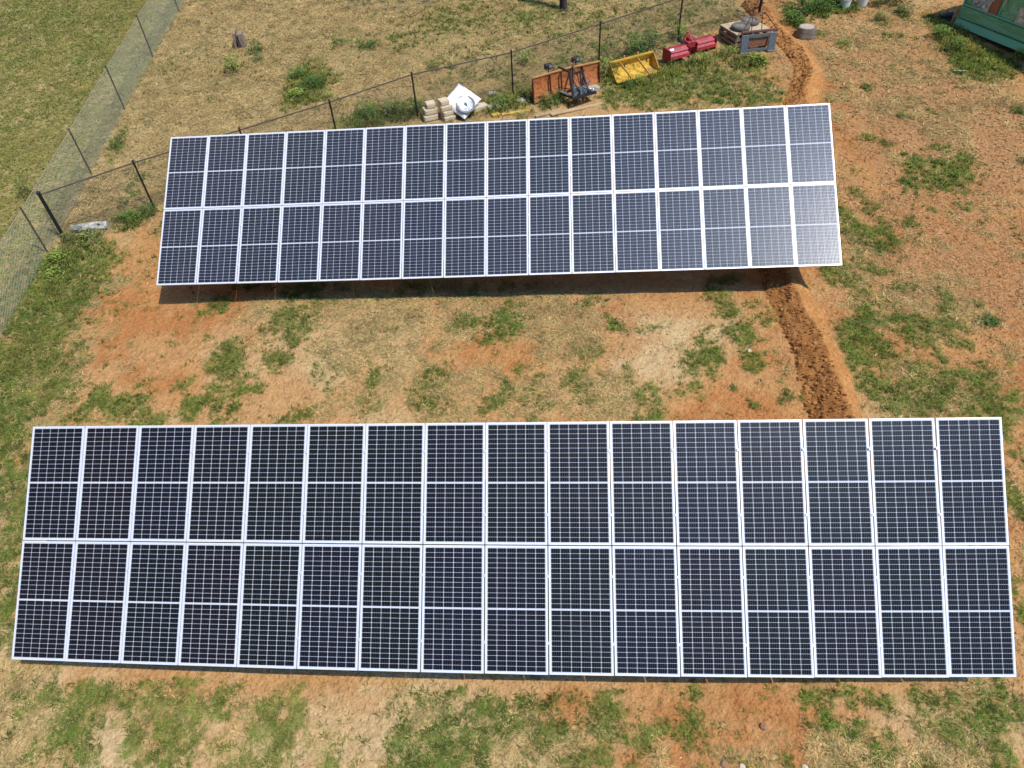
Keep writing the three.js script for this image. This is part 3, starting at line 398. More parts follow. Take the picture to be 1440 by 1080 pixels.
{ // snow plow: hollow face turned to the yard side is its ribbed back, with lights on top and a frame in front
  const t = thing('snow_plow', 2.5, H(2.5, -24.2), -24.2, 0.405, 'rusty orange snow plow with two black lamps leaning by the fence', 'snow plow');
  for (const s of [-1, 1]) { const b = mesh('blade', curvedBlade(1.28, 0.74, 0.05, 0.02), orangeM, t); b.position.set(s * 0.645, 0.04, 0); b.rotation.x = -0.12; b.rotation.y = s * -0.06; }
  mesh('top_edge', join([box(1.28, 0.035, 0.07, -0.645, 0.79, -0.10, 0, 0.06), box(1.28, 0.035, 0.07, 0.645, 0.79, -0.10, 0, -0.06)]), edgeM, t);
  mesh('cutting_edge', join([box(1.28, 0.09, 0.04, -0.645, 0.045, 0.05, 0, 0.06), box(1.28, 0.09, 0.04, 0.645, 0.045, 0.05, 0, -0.06)]), edgeM, t);
  for (const x of [-1.27, -0.62, -0.2, 0.24, 0.62, 1.27]) mesh('rib', box(0.022, 0.72, 0.09, x, 0.42, -0.005, -0.12), rustM, t);
  mesh('push_frame', join([beam(V(-0.32, 0.12, 0.1), V(-0.28, 0.3, 1.0), 0.07, 0.07), beam(V(0.42, 0.12, 0.1), V(0.48, 0.3, 1.0), 0.07, 0.07), beam(V(-0.34, 0.3, 1.0), V(0.55, 0.3, 1.0), 0.09, 0.07), beam(V(-0.3, 0.34, 0.55), V(0.46, 0.34, 0.55), 0.06, 0.06), beam(V(0.46, 0.25, 0.3), V(-0.26, 0.28, 0.9), 0.05, 0.05)]), blackM, t);
  mesh('lift_tower', join([beam(V(-0.26, 0.3, 0.95), V(-0.22, 0.98, 0.62), 0.055, 0.055), beam(V(0.3, 0.3, 0.95), V(0.24, 0.92, 0.6), 0.055, 0.055), beam(V(-0.26, 0.92, 0.63), V(0.3, 0.92, 0.61), 0.05, 0.05), beam(V(-0.22, 0.98, 0.62), V(-0.42, 1.05, 0.16), 0.05, 0.05)]), blackM, t);
  mesh('lift_arm', join([beam(V(0.05, 0.85, 0.6), V(0.25, 0.86, -0.05), 0.05, 0.06), beam(V(0.25, 0.86, -0.05), V(0.34, 1.0, -0.1), 0.03, 0.03)]), rustM, t);
  for (const c of [[V(-0.2, 0.9, 0.6), V(-0.1, 0.5, 0.85), V(-0.3, 0.4, 0.4), V(-0.4, 0.35, 0.1)], [V(0.28, 0.9, 0.6), V(0.1, 0.6, 0.8), V(0.35, 0.45, 0.6), V(0.4, 0.35, 0.1)], [V(0.05, 0.88, 0.6), V(0.0, 0.6, 0.95), V(0.3, 0.45, 1.05), V(0.45, 0.3, 0.8)]]) mesh('hose', new THREE.TubeGeometry(new THREE.CatmullRomCurve3(c), 16, 0.016, 5), rubberM, t);
  mesh('pump_box', join([box(0.3, 0.2, 0.22, 0.08, 0.42, 0.86, 0, 0.2, 0, 0.02), box(0.16, 0.24, 0.14, -0.16, 0.44, 0.78, 0, 0, 0, 0.02), beam(V(-0.3, 0.3, 0.96), V(0.46, 0.62, 0.78), 0.045, 0.045), beam(V(0.5, 0.3, 0.96), V(-0.25, 0.62, 0.78), 0.045, 0.045)]), greyM, t);
  for (const s of [-0.22, 0.3]) mesh('hydraulic_ram', join([bar(V(s, 0.26, 0.85), V(s * 1.9, 0.3, 0.35), 0.04, 10), bar(V(s * 1.9, 0.3, 0.35), V(s * 2.2, 0.31, 0.08), 0.02, 8)]), chromeM, t);
  const ring = new THREE.TorusGeometry(0.13, 0.018, 8, 20); ring.rotateX(1.2); ring.translate(0.42, 0.42, 0.95); mesh('hose_coil', ring, chromeM, t);
  for (const [x, z] of [[-0.62, -0.16], [0.42, -0.18]]) {
    const l = new THREE.Group(); l.name = 'lamp'; l.position.set(x, 0.98, z); t.add(l);
    mesh('housing', box(0.27, 0.16, 0.14, 0, 0.02, 0, 0, 0, 0, 0.02), blackM, l); mesh('lens', box(0.1, 0.08, 0.012, 0.05, 0.03, 0.074), lensM, l); mesh('bracket', bar(V(0, -0.2, 0.04), V(0, -0.05, 0), 0.018, 6), blackM, l);
  }
}
{ // yellow loader bucket, open to the yard
  const t = thing('loader_bucket', 4.95, H(4.95, -25.05), -25.05, 0.42, 'worn yellow loader bucket lying open among tall weeds', 'loader bucket'), w = 1.75;
  const prof = [[-0.26, 0.52], [-0.34, 0.3], [-0.28, 0.1], [-0.08, 0.03], [0.28, 0.05]], shape = new THREE.Shape();
  prof.forEach(([z, y], i) => i ? shape.lineTo(z, y) : shape.moveTo(z, y)); [...prof].reverse().forEach(([z, y]) => shape.lineTo(z - 0.018, y - 0.018));
  const shell = new THREE.ExtrudeGeometry(shape, { depth: w, bevelEnabled: false }); shell.rotateY(-Math.PI / 2); shell.translate(w / 2, 0, 0); mesh('shell', shell, yellowM, t);
  const end = new THREE.Shape(); prof.forEach(([z, y], i) => i ? end.lineTo(z, y) : end.moveTo(z, y)); end.lineTo(-0.2, 0.53);
  for (const s of [-1, 1]) { const g = new THREE.ExtrudeGeometry(end, { depth: 0.02, bevelEnabled: false }); g.rotateY(-Math.PI / 2); g.translate(s * (w / 2 + 0.012) + 0.01, 0, 0); mesh('side_plate', g, yellowM, t); }
  mesh('lip', box(w + 0.04, 0.03, 0.07, 0, 0.055, 0.29), yellowM, t); mesh('top_rail', box(w + 0.05, 0.05, 0.07, 0, 0.54, -0.26), yellowM, t);
  for (const x of [-0.42, 0.3]) mesh('gusset', beam(V(x - 0.1, 0.5, -0.22), V(x + 0.15, 0.06, 0.2), 0.03, 0.05), yellowM, t);
  for (const x of [-0.52, -0.22, 0.42, 0.7]) mesh('slot', box(0.025, 0.12, 0.02, x, 0.28, -0.315, -0.1), rustM, t);
  for (const x of [-0.28, 0.28]) mesh('hook', box(0.07, 0.1, 0.05, x, 0.6, -0.29, 0, 0, 0, 0.012), edgeM, t);
}
{ // red tiller with two hoods and a gearbox hitch between them
  const t = thing('rotary_tiller', 7.05, H(7.05, -26.05), -26.05, 0.4, 'red rotary tiller with two hoods standing in dark weeds', 'tiller'); t.scale.y = 0.86;
  for (const [x, z, w] of [[-0.62, 0.06, 0.78], [0.62, -0.12, 0.8]]) {
    const s = new THREE.Shape(); s.moveTo(-0.22, 0.1); s.lineTo(-0.22, 0.46); s.lineTo(-0.14, 0.55); s.lineTo(0.02, 0.55); s.lineTo(0.26, 0.34); s.lineTo(0.28, 0.22); s.lineTo(0.26, 0.22); s.lineTo(0.24, 0.32); s.lineTo(0.01, 0.53); s.lineTo(-0.13, 0.53); s.lineTo(-0.2, 0.45); s.lineTo(-0.2, 0.1);
    const g = new THREE.ExtrudeGeometry(s, { depth: w, bevelEnabled: false }); g.rotateY(-Math.PI / 2); g.translate(x + w / 2, 0, z); mesh('hood', g, redM, t);
    for (const e of [-1, 1]) mesh('side_plate', box(0.025, 0.46, 0.5, x + e * (w / 2 + 0.012), 0.33, z + 0.02, 0, 0, 0, 0.01), redM, t);
    mesh('deflector', box(w - 0.04, 0.022, 0.09, x, 0.48, z + 0.16, 0.75), redM, t);
    const tines = []; for (let i = 0; i < 10; i++) { const a = i * 1.1, px = x - w / 2 + 0.06 + i * (w - 0.12) / 9; tines.push(box(0.02, 0.2, 0.05, px, 0.17 + Math.sin(a) * 0.09, z + Math.cos(a) * 0.12, a)); } tines.push(bar(V(x - w / 2, 0.18, z), V(x + w / 2, 0.18, z), 0.035, 8));
    mesh('tine_rotor', join(tines), rustM, t);
  }
  mesh('label_plate', box(0.16, 0.1, 0.008, -0.86, 0.52, 0.13, -0.75), M(0.7, 0.7, 0.68, 0.5), t);
  mesh('gearbox', join([box(0.34, 0.26, 0.32, 0, 0.5, -0.08, 0, 0, 0, 0.03), box(0.2, 0.16, 0.2, 0.02, 0.68, -0.1, 0, 0, 0, 0.03)]), redM, t);
  mesh('hitch_frame', join([beam(V(-0.2, 0.4, -0.28), V(-0.03, 0.92, -0.2), 0.04, 0.05), beam(V(0.24, 0.4, -0.28), V(0.06, 0.92, -0.2), 0.04, 0.05), beam(V(0.02, 0.9, -0.2), V(0.02, 0.6, 0.1), 0.04, 0.04)]), redM, t);
  mesh('drive_shaft', join([bar(V(-0.2, 0.5, 0.1), V(-0.28, 0.62, -0.25), 0.05, 10), bar(V(-0.3, 0.6, -0.2), V(-0.34, 0.78, -0.26), 0.07, 10)]), blackM, t);
}
{ // wooden crate with two tyres lying on it, a steel fork carriage in front
  const cx = 9.15, cz = -26.85, y = H(cx, cz), t = thing('wooden_crate', cx, y, cz, 0.31, 'pale plank topped wooden crate carrying two worn tyres', 'crate');
  for (let i = 0; i < 7; i++) mesh('plank', box(1.36, 0.03, 0.15 - rr(0.004, 0.012), rr(-0.012, 0.012), 0.46 + rr(0, 0.004), -0.48 + i * 0.16, 0, rr(-0.006, 0.006), 0, 0.005), woodM, t);
  for (const x of [-0.6, 0, 0.6]) mesh('bearer', box(0.09, 0.09, 1.1, x, 0.40, 0), oldWoodM, t);
  for (const x of [-0.62, 0.62]) for (const z of [-0.5, 0.5]) mesh('corner_post', box(0.09, 0.36, 0.09, x, 0.175, z), oldWoodM, t);
  for (const z of [-0.545, 0.545]) for (const h of [0.1, 0.27]) mesh('side_slat', box(1.3, 0.1, 0.025, 0, h, z), oldWoodM, t);
  for (const x of [-0.67, 0.67]) for (const h of [0.1, 0.27]) mesh('end_slat', box(0.025, 0.1, 1.1, x, h, 0), oldWoodM, t);
  for (const [lx, lz, r, lab] of [[-0.28, 0.16, 0.33, 'grey worn tyre lying flat on the crate, nearer the tiller'], [0.32, -0.14, 0.32, 'grey worn tyre lying flat on the crate, nearer the gate']]) {
    const c = Math.cos(0.31), s = Math.sin(0.31), q = thing('tyre', cx + lx * c + lz * s, y + 0.476, cz - lx * s + lz * c, 0, lab, 'tyre');
    const g = new THREE.LatheGeometry([[r * 0.6, 0.01], [r * 0.85, 0], [r, 0.04], [r, 0.12], [r * 0.85, 0.16], [r * 0.6, 0.14], [r * 0.58, 0.09], [r * 0.6, 0.01]].map(([a, b]) => new THREE.Vector2(a, b)), 28);
    mesh('casing', g, M(0.12, 0.11, 0.09, 0.95), q); mesh('wheel_disc', new THREE.CylinderGeometry(r * 0.58, r * 0.58, 0.05, 20).translate(0, 0.09, 0), worn([0.22, 0.19, 0.15], [0.12, 0.09, 0.06]), q);
  }
  const fx = 9.4, fz = -25.85, f = thing('fork_carriage', fx, H(fx, fz), fz, 0.1, 'dark grey steel fork carriage with an upright guard rack', 'fork carriage');
  for (const x of [-0.5, 0.5]) { mesh('upright', join([box(0.27, 0.58, 0.06, x, 0.33, 0, -0.1, 0, 0, 0.01), box(0.3, 0.05, 0.16, x, 0.035, 0.05, 0, 0, 0, 0.01)]), greyM, f); }
  mesh('crossbar', box(0.8, 0.1, 0.05, 0, 0.56, -0.035), greyM, f); mesh('crossbar', box(0.8, 0.08, 0.05, 0, 0.1, 0.02), greyM, f);
  mesh('top_beam', box(1.32, 0.07, 0.09, 0.02, 0.69, -0.09, 0, 0, 0, 0.012), rustM, f);
  mesh('back_plate', box(0.74, 0.3, 0.012, 0, 0.33, -0.06), worn([0.3, 0.12, 0.05], [0.12, 0.06, 0.04]), f);
  mesh('guard_rack', join([bar(V(-0.62, 0.68, -0.1), V(-0.3, 1.22, -0.22), 0.018, 6), bar(V(-0.3, 1.22, -0.22), V(0.14, 1.26, -0.22), 0.018, 6), bar(V(-0.3, 1.22, -0.22), V(-0.28, 0.7, -0.1), 0.015, 6), bar(V(0.06, 1.25, -0.22), V(0.08, 0.7, -0.1), 0.015, 6), bar(V(0.14, 1.26, -0.22), V(0.62, 0.72, -0.1), 0.018, 6)]), rustM, f);
  for (const x of [-0.3, 0.3]) mesh('fork', join([box(0.1, 0.04, 0.9, x, 0.06, -0.5), box(0.1, 0.5, 0.04, x, 0.3, -0.09)]), blackM, f);
}
{ // blocks, white sack and grey ring beside the fence
  const T = 0.33;
  const blocks = [[-2.14, -23.28, 0.5, 0.2, 0.32, 0, 'bottom'], [-2.13, -23.3, 0.44, 0.19, 0.3, 0.2, 'middle'], [-2.1, -23.33, 0.3, 0.17, 0.28, 0.39, 'topmost'], [-1.54, -23.2, 0.42, 0.16, 0.32, 0, 'lowest'], [-1.56, -23.23, 0.4, 0.16, 0.3, 0.16, 'second'], [-1.6, -23.26, 0.4, 0.16, 0.3, 0.32, 'third'], [-1.66, -23.3, 0.3, 0.16, 0.28, 0.48, 'highest']];
  for (const [x, z, w, h, d, y, k] of blocks) {
    const left = x < -1.9, o = thing('concrete_block', x, H(-2, -23.25) + y, z, T + rr(-0.2, 0.2), 'tan concrete block, ' + k + ' in the stack ' + (left ? 'farther from the white sack' : 'touching the white sack'), 'block');
    mesh('body', box(w, h - 0.008, d, 0, h / 2, 0, 0, 0, 0, 0.008), blockM, o);
    mesh('split_face', box(w * 0.92, h * 0.7, 0.02, 0, h / 2, d / 2 + 0.006, rr(-0.06, 0.06), 0, 0, 0.008), blockM, o);
  }
  const loose = [[-0.5, -23.6, 0.5, 0.2, 0.28, 0.42, 'tan concrete block lying right of the white sack'], [-0.05, -23.62, 0.42, 0.16, 0.26, 0.5, 'weathered pale block half buried between sack and fence post'], [1.0, -23.95, 0.5, 0.14, 0.24, 0.5, 'pale stone slab by the left end of the orange plow'], [3.4, -24.25, 0.42, 0.16, 0.24, 0.4, 'grey stone block under the right end of the orange plow'], [-0.05, -24.55, 0.3, 0.1, 0.2, 0.2, 'small tan stone in the grass behind the fence']];
  for (const [x, z, w, h, d, a, lab] of loose) { const o = thing('stone_block', x, H(x, z) - 0.03, z, a, lab, 'block'), g = new RoundedBoxGeometry(w, h, d, 3, 0.04), p = g.attributes.position; for (let i = 0; i < p.count; i++) { const n = 0.92 + 0.18 * noise(p.getX(i) * 9 + x, p.getZ(i) * 9 + p.getY(i) * 7); p.setXYZ(i, p.getX(i) * n, p.getY(i) * n + h / 2, p.getZ(i) * n); } g.computeVertexNormals(); mesh('stone', g, lab.includes('concrete') ? blockM : stoneM, o); }
  // sack: a plump square lying corner up against the blocks
  const s = thing('white_sack', -1.06, H(-1.06, -23.45), -23.45, 0.12, 'bright white woven sack leaning corner up between tan blocks', 'sack');
  const g = new THREE.SphereGeometry(1, 48, 32), p = g.attributes.position, lame = (v) => Math.sign(v) * Math.pow(Math.abs(v), 0.32);
  for (let i = 0; i < p.count; i++) {
    const v = V(p.getX(i), p.getY(i), p.getZ(i)), m = Math.max(Math.abs(v.x), Math.abs(v.y), 1e-4), rad = Math.hypot(v.x, v.y), sq = rad / m, k = lerp(1, sq, Math.pow(rad, 1.5));
    const x = v.x * k, y = v.y * k, e = Math.max(Math.abs(x), Math.abs(y));
    p.setXYZ(i, x * 0.46, y * 0.46, Math.sign(v.z) * 0.17 * Math.pow(clamp(1 - Math.pow(e, 3)), 0.7) + (noise(x * 4 + 3, y * 4) - 0.5) * 0.07 * (1 - e * 0.6) + (noise(x * 11 + 3, y * 9 + 30) - 0.5) * 0.035);
  }
  g.rotateZ(Math.PI / 4); g.rotateX(-0.95); g.translate(0, 0.42, 0); g.computeVertexNormals();
  mesh('body', g, M(0.84, 0.83, 0.84, 0.75), s);
  mesh('seam', bar(V(0, 0.83, -0.46), V(0.12, 0.76, -0.3), 0.008, 5), M(0.4, 0.4, 0.45, 0.7), s);
  const r = thing('grey_ring', -0.94, H(-1.0, -23.2) + 0.45, -23.22, 0.12, 'grey plastic ring with pale centre lying on the white sack', 'ring');
  const rg = new THREE.TorusGeometry(0.29, 0.036, 10, 32); rg.rotateX(Math.PI / 2 + 0.62); mesh('rim', rg, M(0.2, 0.205, 0.2, 0.6), r);
  const disc = new THREE.CylinderGeometry(0.25, 0.25, 0.03, 28); disc.rotateX(0.62); mesh('cover', disc, worn([0.6, 0.6, 0.59], [0.26, 0.27, 0.27], 0.6, 22), r);
  const hub = new THREE.CylinderGeometry(0.05, 0.06, 0.05, 14); hub.rotateX(0.62); hub.translate(0.0, 0.03, 0.03); mesh('hub', hub, M(0.12, 0.13, 0.14, 0.6), r);
  const planks = [[0.02, -23.15, 0.26, 0.05, 0.16, 0.5, 'short yellow board lying apart in front of the sack', [0.66, 0.42, 0.06], 0], [0.72, -23.2, 1.0, 0.045, 0.12, 0.2, 'yellow plank lying behind the top of the array', [0.62, 0.40, 0.07], 0], [2.75, -23.1, 1.9, 0.05, 0.14, 0.31, 'long tan plank in front of the plow frame', [0.5, 0.34, 0.18], 0], [1.75, -22.95, 0.9, 0.05, 0.12, 0.34, 'weathered tan plank touching the long plank at its left', [0.42, 0.29, 0.16], 0]];
  for (const [x, z, w, h, d, a, lab, c] of planks) { const o = thing('plank', x, H(x, z) + 0.01, z, a, lab, 'plank'); mesh('board', box(w, h, d, 0, h / 2, 0, 0, 0, 0, 0.008), worn(c, c.map((v) => v * 0.7), 0.85, 5), o); mesh('end_grain', join([box(0.006, h * 0.8, d * 0.85, w / 2 + 0.001, h / 2, 0), box(0.006, h * 0.8, d * 0.85, -w / 2 - 0.001, h / 2, 0)]), oldWoodM, o); }
}
function stump(x, z, r, h, label) {
  const t = thing('tree_stump', x, H(x, z), z, rr(0, 6), label, 'tree stump'), g = new THREE.CylinderGeometry(r, r * 1.15, h, 22, 4), p = g.attributes.position;
  for (let i = 0; i < p.count; i++) { const a = Math.atan2(p.getZ(i), p.getX(i)), k = 1 + 0.09 * Math.sin(a * 3 + 1) + 0.05 * Math.sin(a * 7) + 0.06 * (noise(a * 5 + 20, p.getY(i) * 8) - 0.5); p.setX(i, p.getX(i) * k); p.setZ(i, p.getZ(i) * k); }
  g.translate(0, h / 2 - 0.03, 0); g.computeVertexNormals(); mesh('bark', g, worn([0.20, 0.15, 0.11], [0.09, 0.065, 0.05], 0.95, 9), t);
  const top = new THREE.CylinderGeometry(r * 0.86, r * 0.86, 0.012, 22); top.translate(0, h - 0.026, 0); mesh('cut_face', top, worn([0.44, 0.36, 0.27], [0.30, 0.24, 0.18], 0.9, 8), t);
}
stump(11.39, -26.75, 0.3, 0.34, 'pale round tree stump beside the soil ridge near the gate');
{ // hollow split stump in the meadow and the old log in the weeds
  const [x, z] = [-9.86, -29.98], t = thing('split_stump', x, H(x, z), z, 0.15, 'dark split wooden stump standing alone in the dry meadow', 'tree stump');
  const pieces = [[-0.14, 0.62, 0.09, 0.5, -0.16], [0.12, 0.55, 0.2, 0.4, 0.1]];
  for (const [px, h, w, d, tilt] of pieces) mesh('slab', box(w, h, d, px, h / 2 - 0.03, 0, 0.06, 0, tilt, 0.02), oldWoodM, t);
  mesh('heart', box(0.26, 0.36, 0.34, 0.02, 0.17, 0.0, 0, 0.2, 0, 0.03), worn([0.07, 0.05, 0.04], [0.03, 0.022, 0.02], 1), t);
  const [lx, lz] = [-12.23, -18.88], l = thing('fallen_log', lx, H(lx, lz) + 0.05, lz, 0.12, 'bleached grey log lying in weeds at the fence corner', 'log');
  const g = new THREE.CylinderGeometry(0.1, 0.14, 1.05, 14, 8), p = g.attributes.position; for (let i = 0; i < p.count; i++) { const k = 1 + 0.35 * (noise(Math.atan2(p.getZ(i), p.getX(i)) * 3 + 9, p.getY(i) * 5) - 0.5); p.setX(i, p.getX(i) * k); p.setZ(i, p.getZ(i) * k); } g.rotateZ(Math.PI / 2 - 0.05); g.computeVertexNormals(); g.translate(0, 0.06, 0);
  mesh('trunk', g, worn([0.46, 0.43, 0.37], [0.26, 0.24, 0.2], 0.95, 7), l); mesh('branch_stub', bar(V(0.2, 0.1, 0), V(0.36, 0.22, 0.12), 0.035, 7, 0.02), stoneM, l);
}
for (const [x, z, a, lab] of [[13.44, -28.63, 0.4, 'white plastic bucket among bushes, nearer the gate post'], [14.17, -28.79, 0.2, 'white plastic tub among bushes, farther from the gate post']]) {
  const t = thing('white_tub', x, H(x, z), z, a, lab, 'tub');
  mesh('wall', new THREE.LatheGeometry([[0.17, 0], [0.22, 0.36], [0.24, 0.37], [0.21, 0.36], [0.165, 0.02], [0.001, 0.02]].map(([r, y]) => new THREE.Vector2(r, y)), 4 + 16), M(0.75, 0.74, 0.66, 0.5), t); mesh('rim', new THREE.TorusGeometry(0.225, 0.013, 6, 20).rotateX(Math.PI / 2).translate(0, 0.365, 0), M(0.75, 0.74, 0.66, 0.5), t);
}
const sticks = [[15.51, -23.43, 0.42, 0.02, 0.05, -0.2, 'bleached white board scrap lying below the green trailer', [0.62, 0.58, 0.48]], [8.19, -12.63, 0.62, 0.014, 0.02, -0.85, 'thin brown stick on grass right of the soil ridge', [0.34, 0.2, 0.12]], [9.71, -8.01, 0.16, 0.008, 0.014, 0.15, 'short pale stick in grass past the nearer array', [0.6, 0.52, 0.36]], [12.94, -22.53, 0.5, 0.012, 0.02, 0.4, 'pale twig lying on the mulch behind the arrays', [0.5, 0.4, 0.26]], [-0.42, -4.49, 0.1, 0.006, 0.01, 0.6, 'pale straw stem in front of the nearer array', [0.62, 0.55, 0.4]], [6.01, -25.07, 0.02, 0.01, 0.01, 0, '', []]];
for (const [x, z, w, h, d, a, lab, c] of sticks) if (lab) { const o = thing('stick', x, H(x, z) + 0.012, z, a, lab, 'stick'); mesh('wood', bar(V(-w / 2, h / 2, 0), V(w * 0.05, h / 2 + 0.01, d * 0.4), d / 2, 6), M(...c, 0.9), o); mesh('tip', bar(V(w * 0.05, h / 2 + 0.01, d * 0.4), V(w / 2, h / 2, 0), d / 2, 6, d / 4), M(...c, 0.9), o); }
for (const [x, z, r, lab] of [[5.52, -11.93, 0.05, 'pale cream stone on grass left of the soil ridge'], [1.74, -4.87, 0.0, ''], [3.80, -4.09, 0.06, 'brown soil-covered stone in front of the nearer array, left'], [3.30, -3.52, 0.05, 'round tan stone near the yard edge in orange soil'], [4.28, -3.45, 0.045, 'pale pointed stone on orange soil near a grass patch'], [3.03, -3.58, 0.055, 'rusty brown stone on orange soil beside the round tan one']]) if (r) {
  const g = new THREE.IcosahedronGeometry(r, 2), p = g.attributes.position; for (let i = 0; i < p.count; i++) { const k = 0.8 + 0.45 * noise(p.getX(i) * 30 + x, p.getY(i) * 30 + p.getZ(i) * 25); p.setXYZ(i, p.getX(i) * k, p.getY(i) * k * 0.7, p.getZ(i) * k); } g.computeVertexNormals();
  const m = mesh('stone', g, lab.includes('brown') ? M(0.3, 0.15, 0.08, 0.95) : M(0.55, 0.46, 0.32, 0.95), scene); m.position.set(x, H(x, z) + r * 0.3, z); tag(m, lab, 'stone');
}

// ---------------------------------------------------------------- green trailer at the corner of the yard
{
  const L = 6.4, D = 2.3, Ht = 2.7, gx = 16.75, gz = -26.6, ang = -Math.atan2(2.75, 1.02), y0 = Math.min(H(gx, gz), H(gx + 2, gz + 5));
  const t = thing('green_trailer', gx, y0, gz, ang, 'big glossy green trailer with pictures on its side', 'trailer');   // local x runs along the side, +z faces the yard
  const gm = new THREE.MeshPhysicalMaterial({ map: wear([0.11, 0.38, 0.16], [0.2, 0.5, 0.27], 256, 5), roughness: 0.4, clearcoat: 0.6, clearcoatRoughness: 0.2 }), gl = M(0.2, 0.52, 0.26, 0.4), gd = M(0.012, 0.05, 0.03, 0.5), pane = M(0.32, 0.55, 0.42, 0.25);
  mesh('body', box(L, Ht - 0.35, D, L / 2, 0.35 + (Ht - 0.35) / 2, -D / 2, 0, 0, 0, 0.06), gm, t);
  mesh('skirt', box(L, 0.26, 0.1, L / 2, 0.43, 0.06, -0.5, 0, 0, 0.02), gl, t);
  mesh('lower_panel', box(L - 0.02, 0.36, 0.04, L / 2, 0.78, 0.035, -0.08, 0, 0, 0.01), gm, t);
  for (const y of [1.02, 1.95]) mesh('rail', box(L, 0.05, 0.06, L / 2, y, 0.035, 0, 0, 0, 0.012), gl, t);
  for (const x of [0.03, 1.48, 2.95, 4.4]) mesh('post', box(0.05, Ht - 0.6, 0.05, x, 0.5 + (Ht - 0.5) / 2, 0.03, 0, 0, 0, 0.01), gl, t);
  for (const x of [1.62, 3.05, 4.5]) for (const y of [1.5, 2.32]) mesh('side_panel', box(1.2, 0.62, 0.02, x + 0.62, y, 0.02, 0, 0, 0, 0.006), y > 2 ? pane : gm, t);
  const pic = (seedv, cols) => { const c = document.createElement('canvas'); c.width = 128; c.height = 96; const q = c.getContext('2d'); q.fillStyle = cols[0]; q.fillRect(0, 0, 128, 96); for (let i = 0; i < 70; i++) { q.fillStyle = cols[Math.floor(rnd() * cols.length)]; q.globalAlpha = 0.75; q.beginPath(); q.ellipse(rnd() * 128, rnd() * 96, 4 + rnd() * 22, 2 + rnd() * 9, rnd() * 3, 0, 7); q.fill(); } const x = new THREE.CanvasTexture(c); x.colorSpace = THREE.SRGBColorSpace; return new THREE.MeshStandardMaterial({ map: x, roughness: 0.5 }); };
  for (const [x, y, w, h, cols] of [[0.72, 1.28, 0.62, 0.46, ['#b5b3aa', '#7c7a70', '#d9d2c4', '#98968c', '#efe8da']], [2.5, 1.28, 0.66, 0.44, ['#d9c8ae', '#a39a88', '#efe6d0', '#b08f80', '#857c70']]]) {
    const f = mesh('poster_frame', box(w + 0.06, h + 0.06, 0.02, x, y, 0.045), M(0.4, 0.45, 0.36, 0.5), t); const q = new THREE.PlaneGeometry(w, h); q.translate(x, y, 0.058); mesh('poster', q, pic(1, cols), f);
  }
  mesh('orange_panel', box(0.36, 0.5, 0.02, 1.22, 1.3, 0.04), M(0.42, 0.14, 0.06, 0.6), t);
  mesh('latch', join([bar(V(1.05, 0.95, 0.08), V(1.12, 1.7, 0.08), 0.014, 6), bar(V(1.56, 1.3, 0.08), V(1.6, 2.0, 0.08), 0.02, 6), bar(V(1.0, 1.5, 0.09), V(1.2, 1.42, 0.09), 0.014, 6)]), chromeM, t);
  for (const x of [1.0, 1.9, 4.9]) { const w = new THREE.Group(); w.name = 'wheel'; w.position.set(x, 0.3, -0.25); t.add(w); const ty = new THREE.TorusGeometry(0.22, 0.09, 10, 24); mesh('tyre', ty, rubberM, w); mesh('rim', new THREE.CylinderGeometry(0.16, 0.16, 0.1, 18).rotateX(Math.PI / 2), greyM, w); }
  mesh('chassis', box(L - 0.2, 0.14, D - 0.4, L / 2, 0.3, -D / 2), blackM, t);
  const [wx, wz] = [16.59, -27.02], j = thing('wheelbarrow_wheel', wx, H(wx, wz), wz, 0.6, 'small dark wheel on the ground at the trailer corner', 'wheel');
  mesh('tyre', new THREE.TorusGeometry(0.17, 0.06, 10, 22).rotateX(1.2).translate(0, 0.13, 0), rubberM, j); mesh('hub', new THREE.CylinderGeometry(0.11, 0.11, 0.06, 14).rotateX(1.2 + Math.PI / 2).translate(0, 0.13, 0), M(0.1, 0.06, 0.09, 0.6), j);
  const [sx, sz] = [16.50, -26.52], st = thing('wooden_stake', sx, H(sx, sz), sz, 0, 'thin pale wooden stake standing by the trailer corner', 'stake');
  mesh('shaft', bar(V(0, -0.05, 0), V(0.02, 0.62, -0.04), 0.014, 6), woodM, st); mesh('cross_tie', bar(V(-0.03, 0.5, -0.03), V(0.09, 0.53, -0.02), 0.01, 6), woodM, st);
}

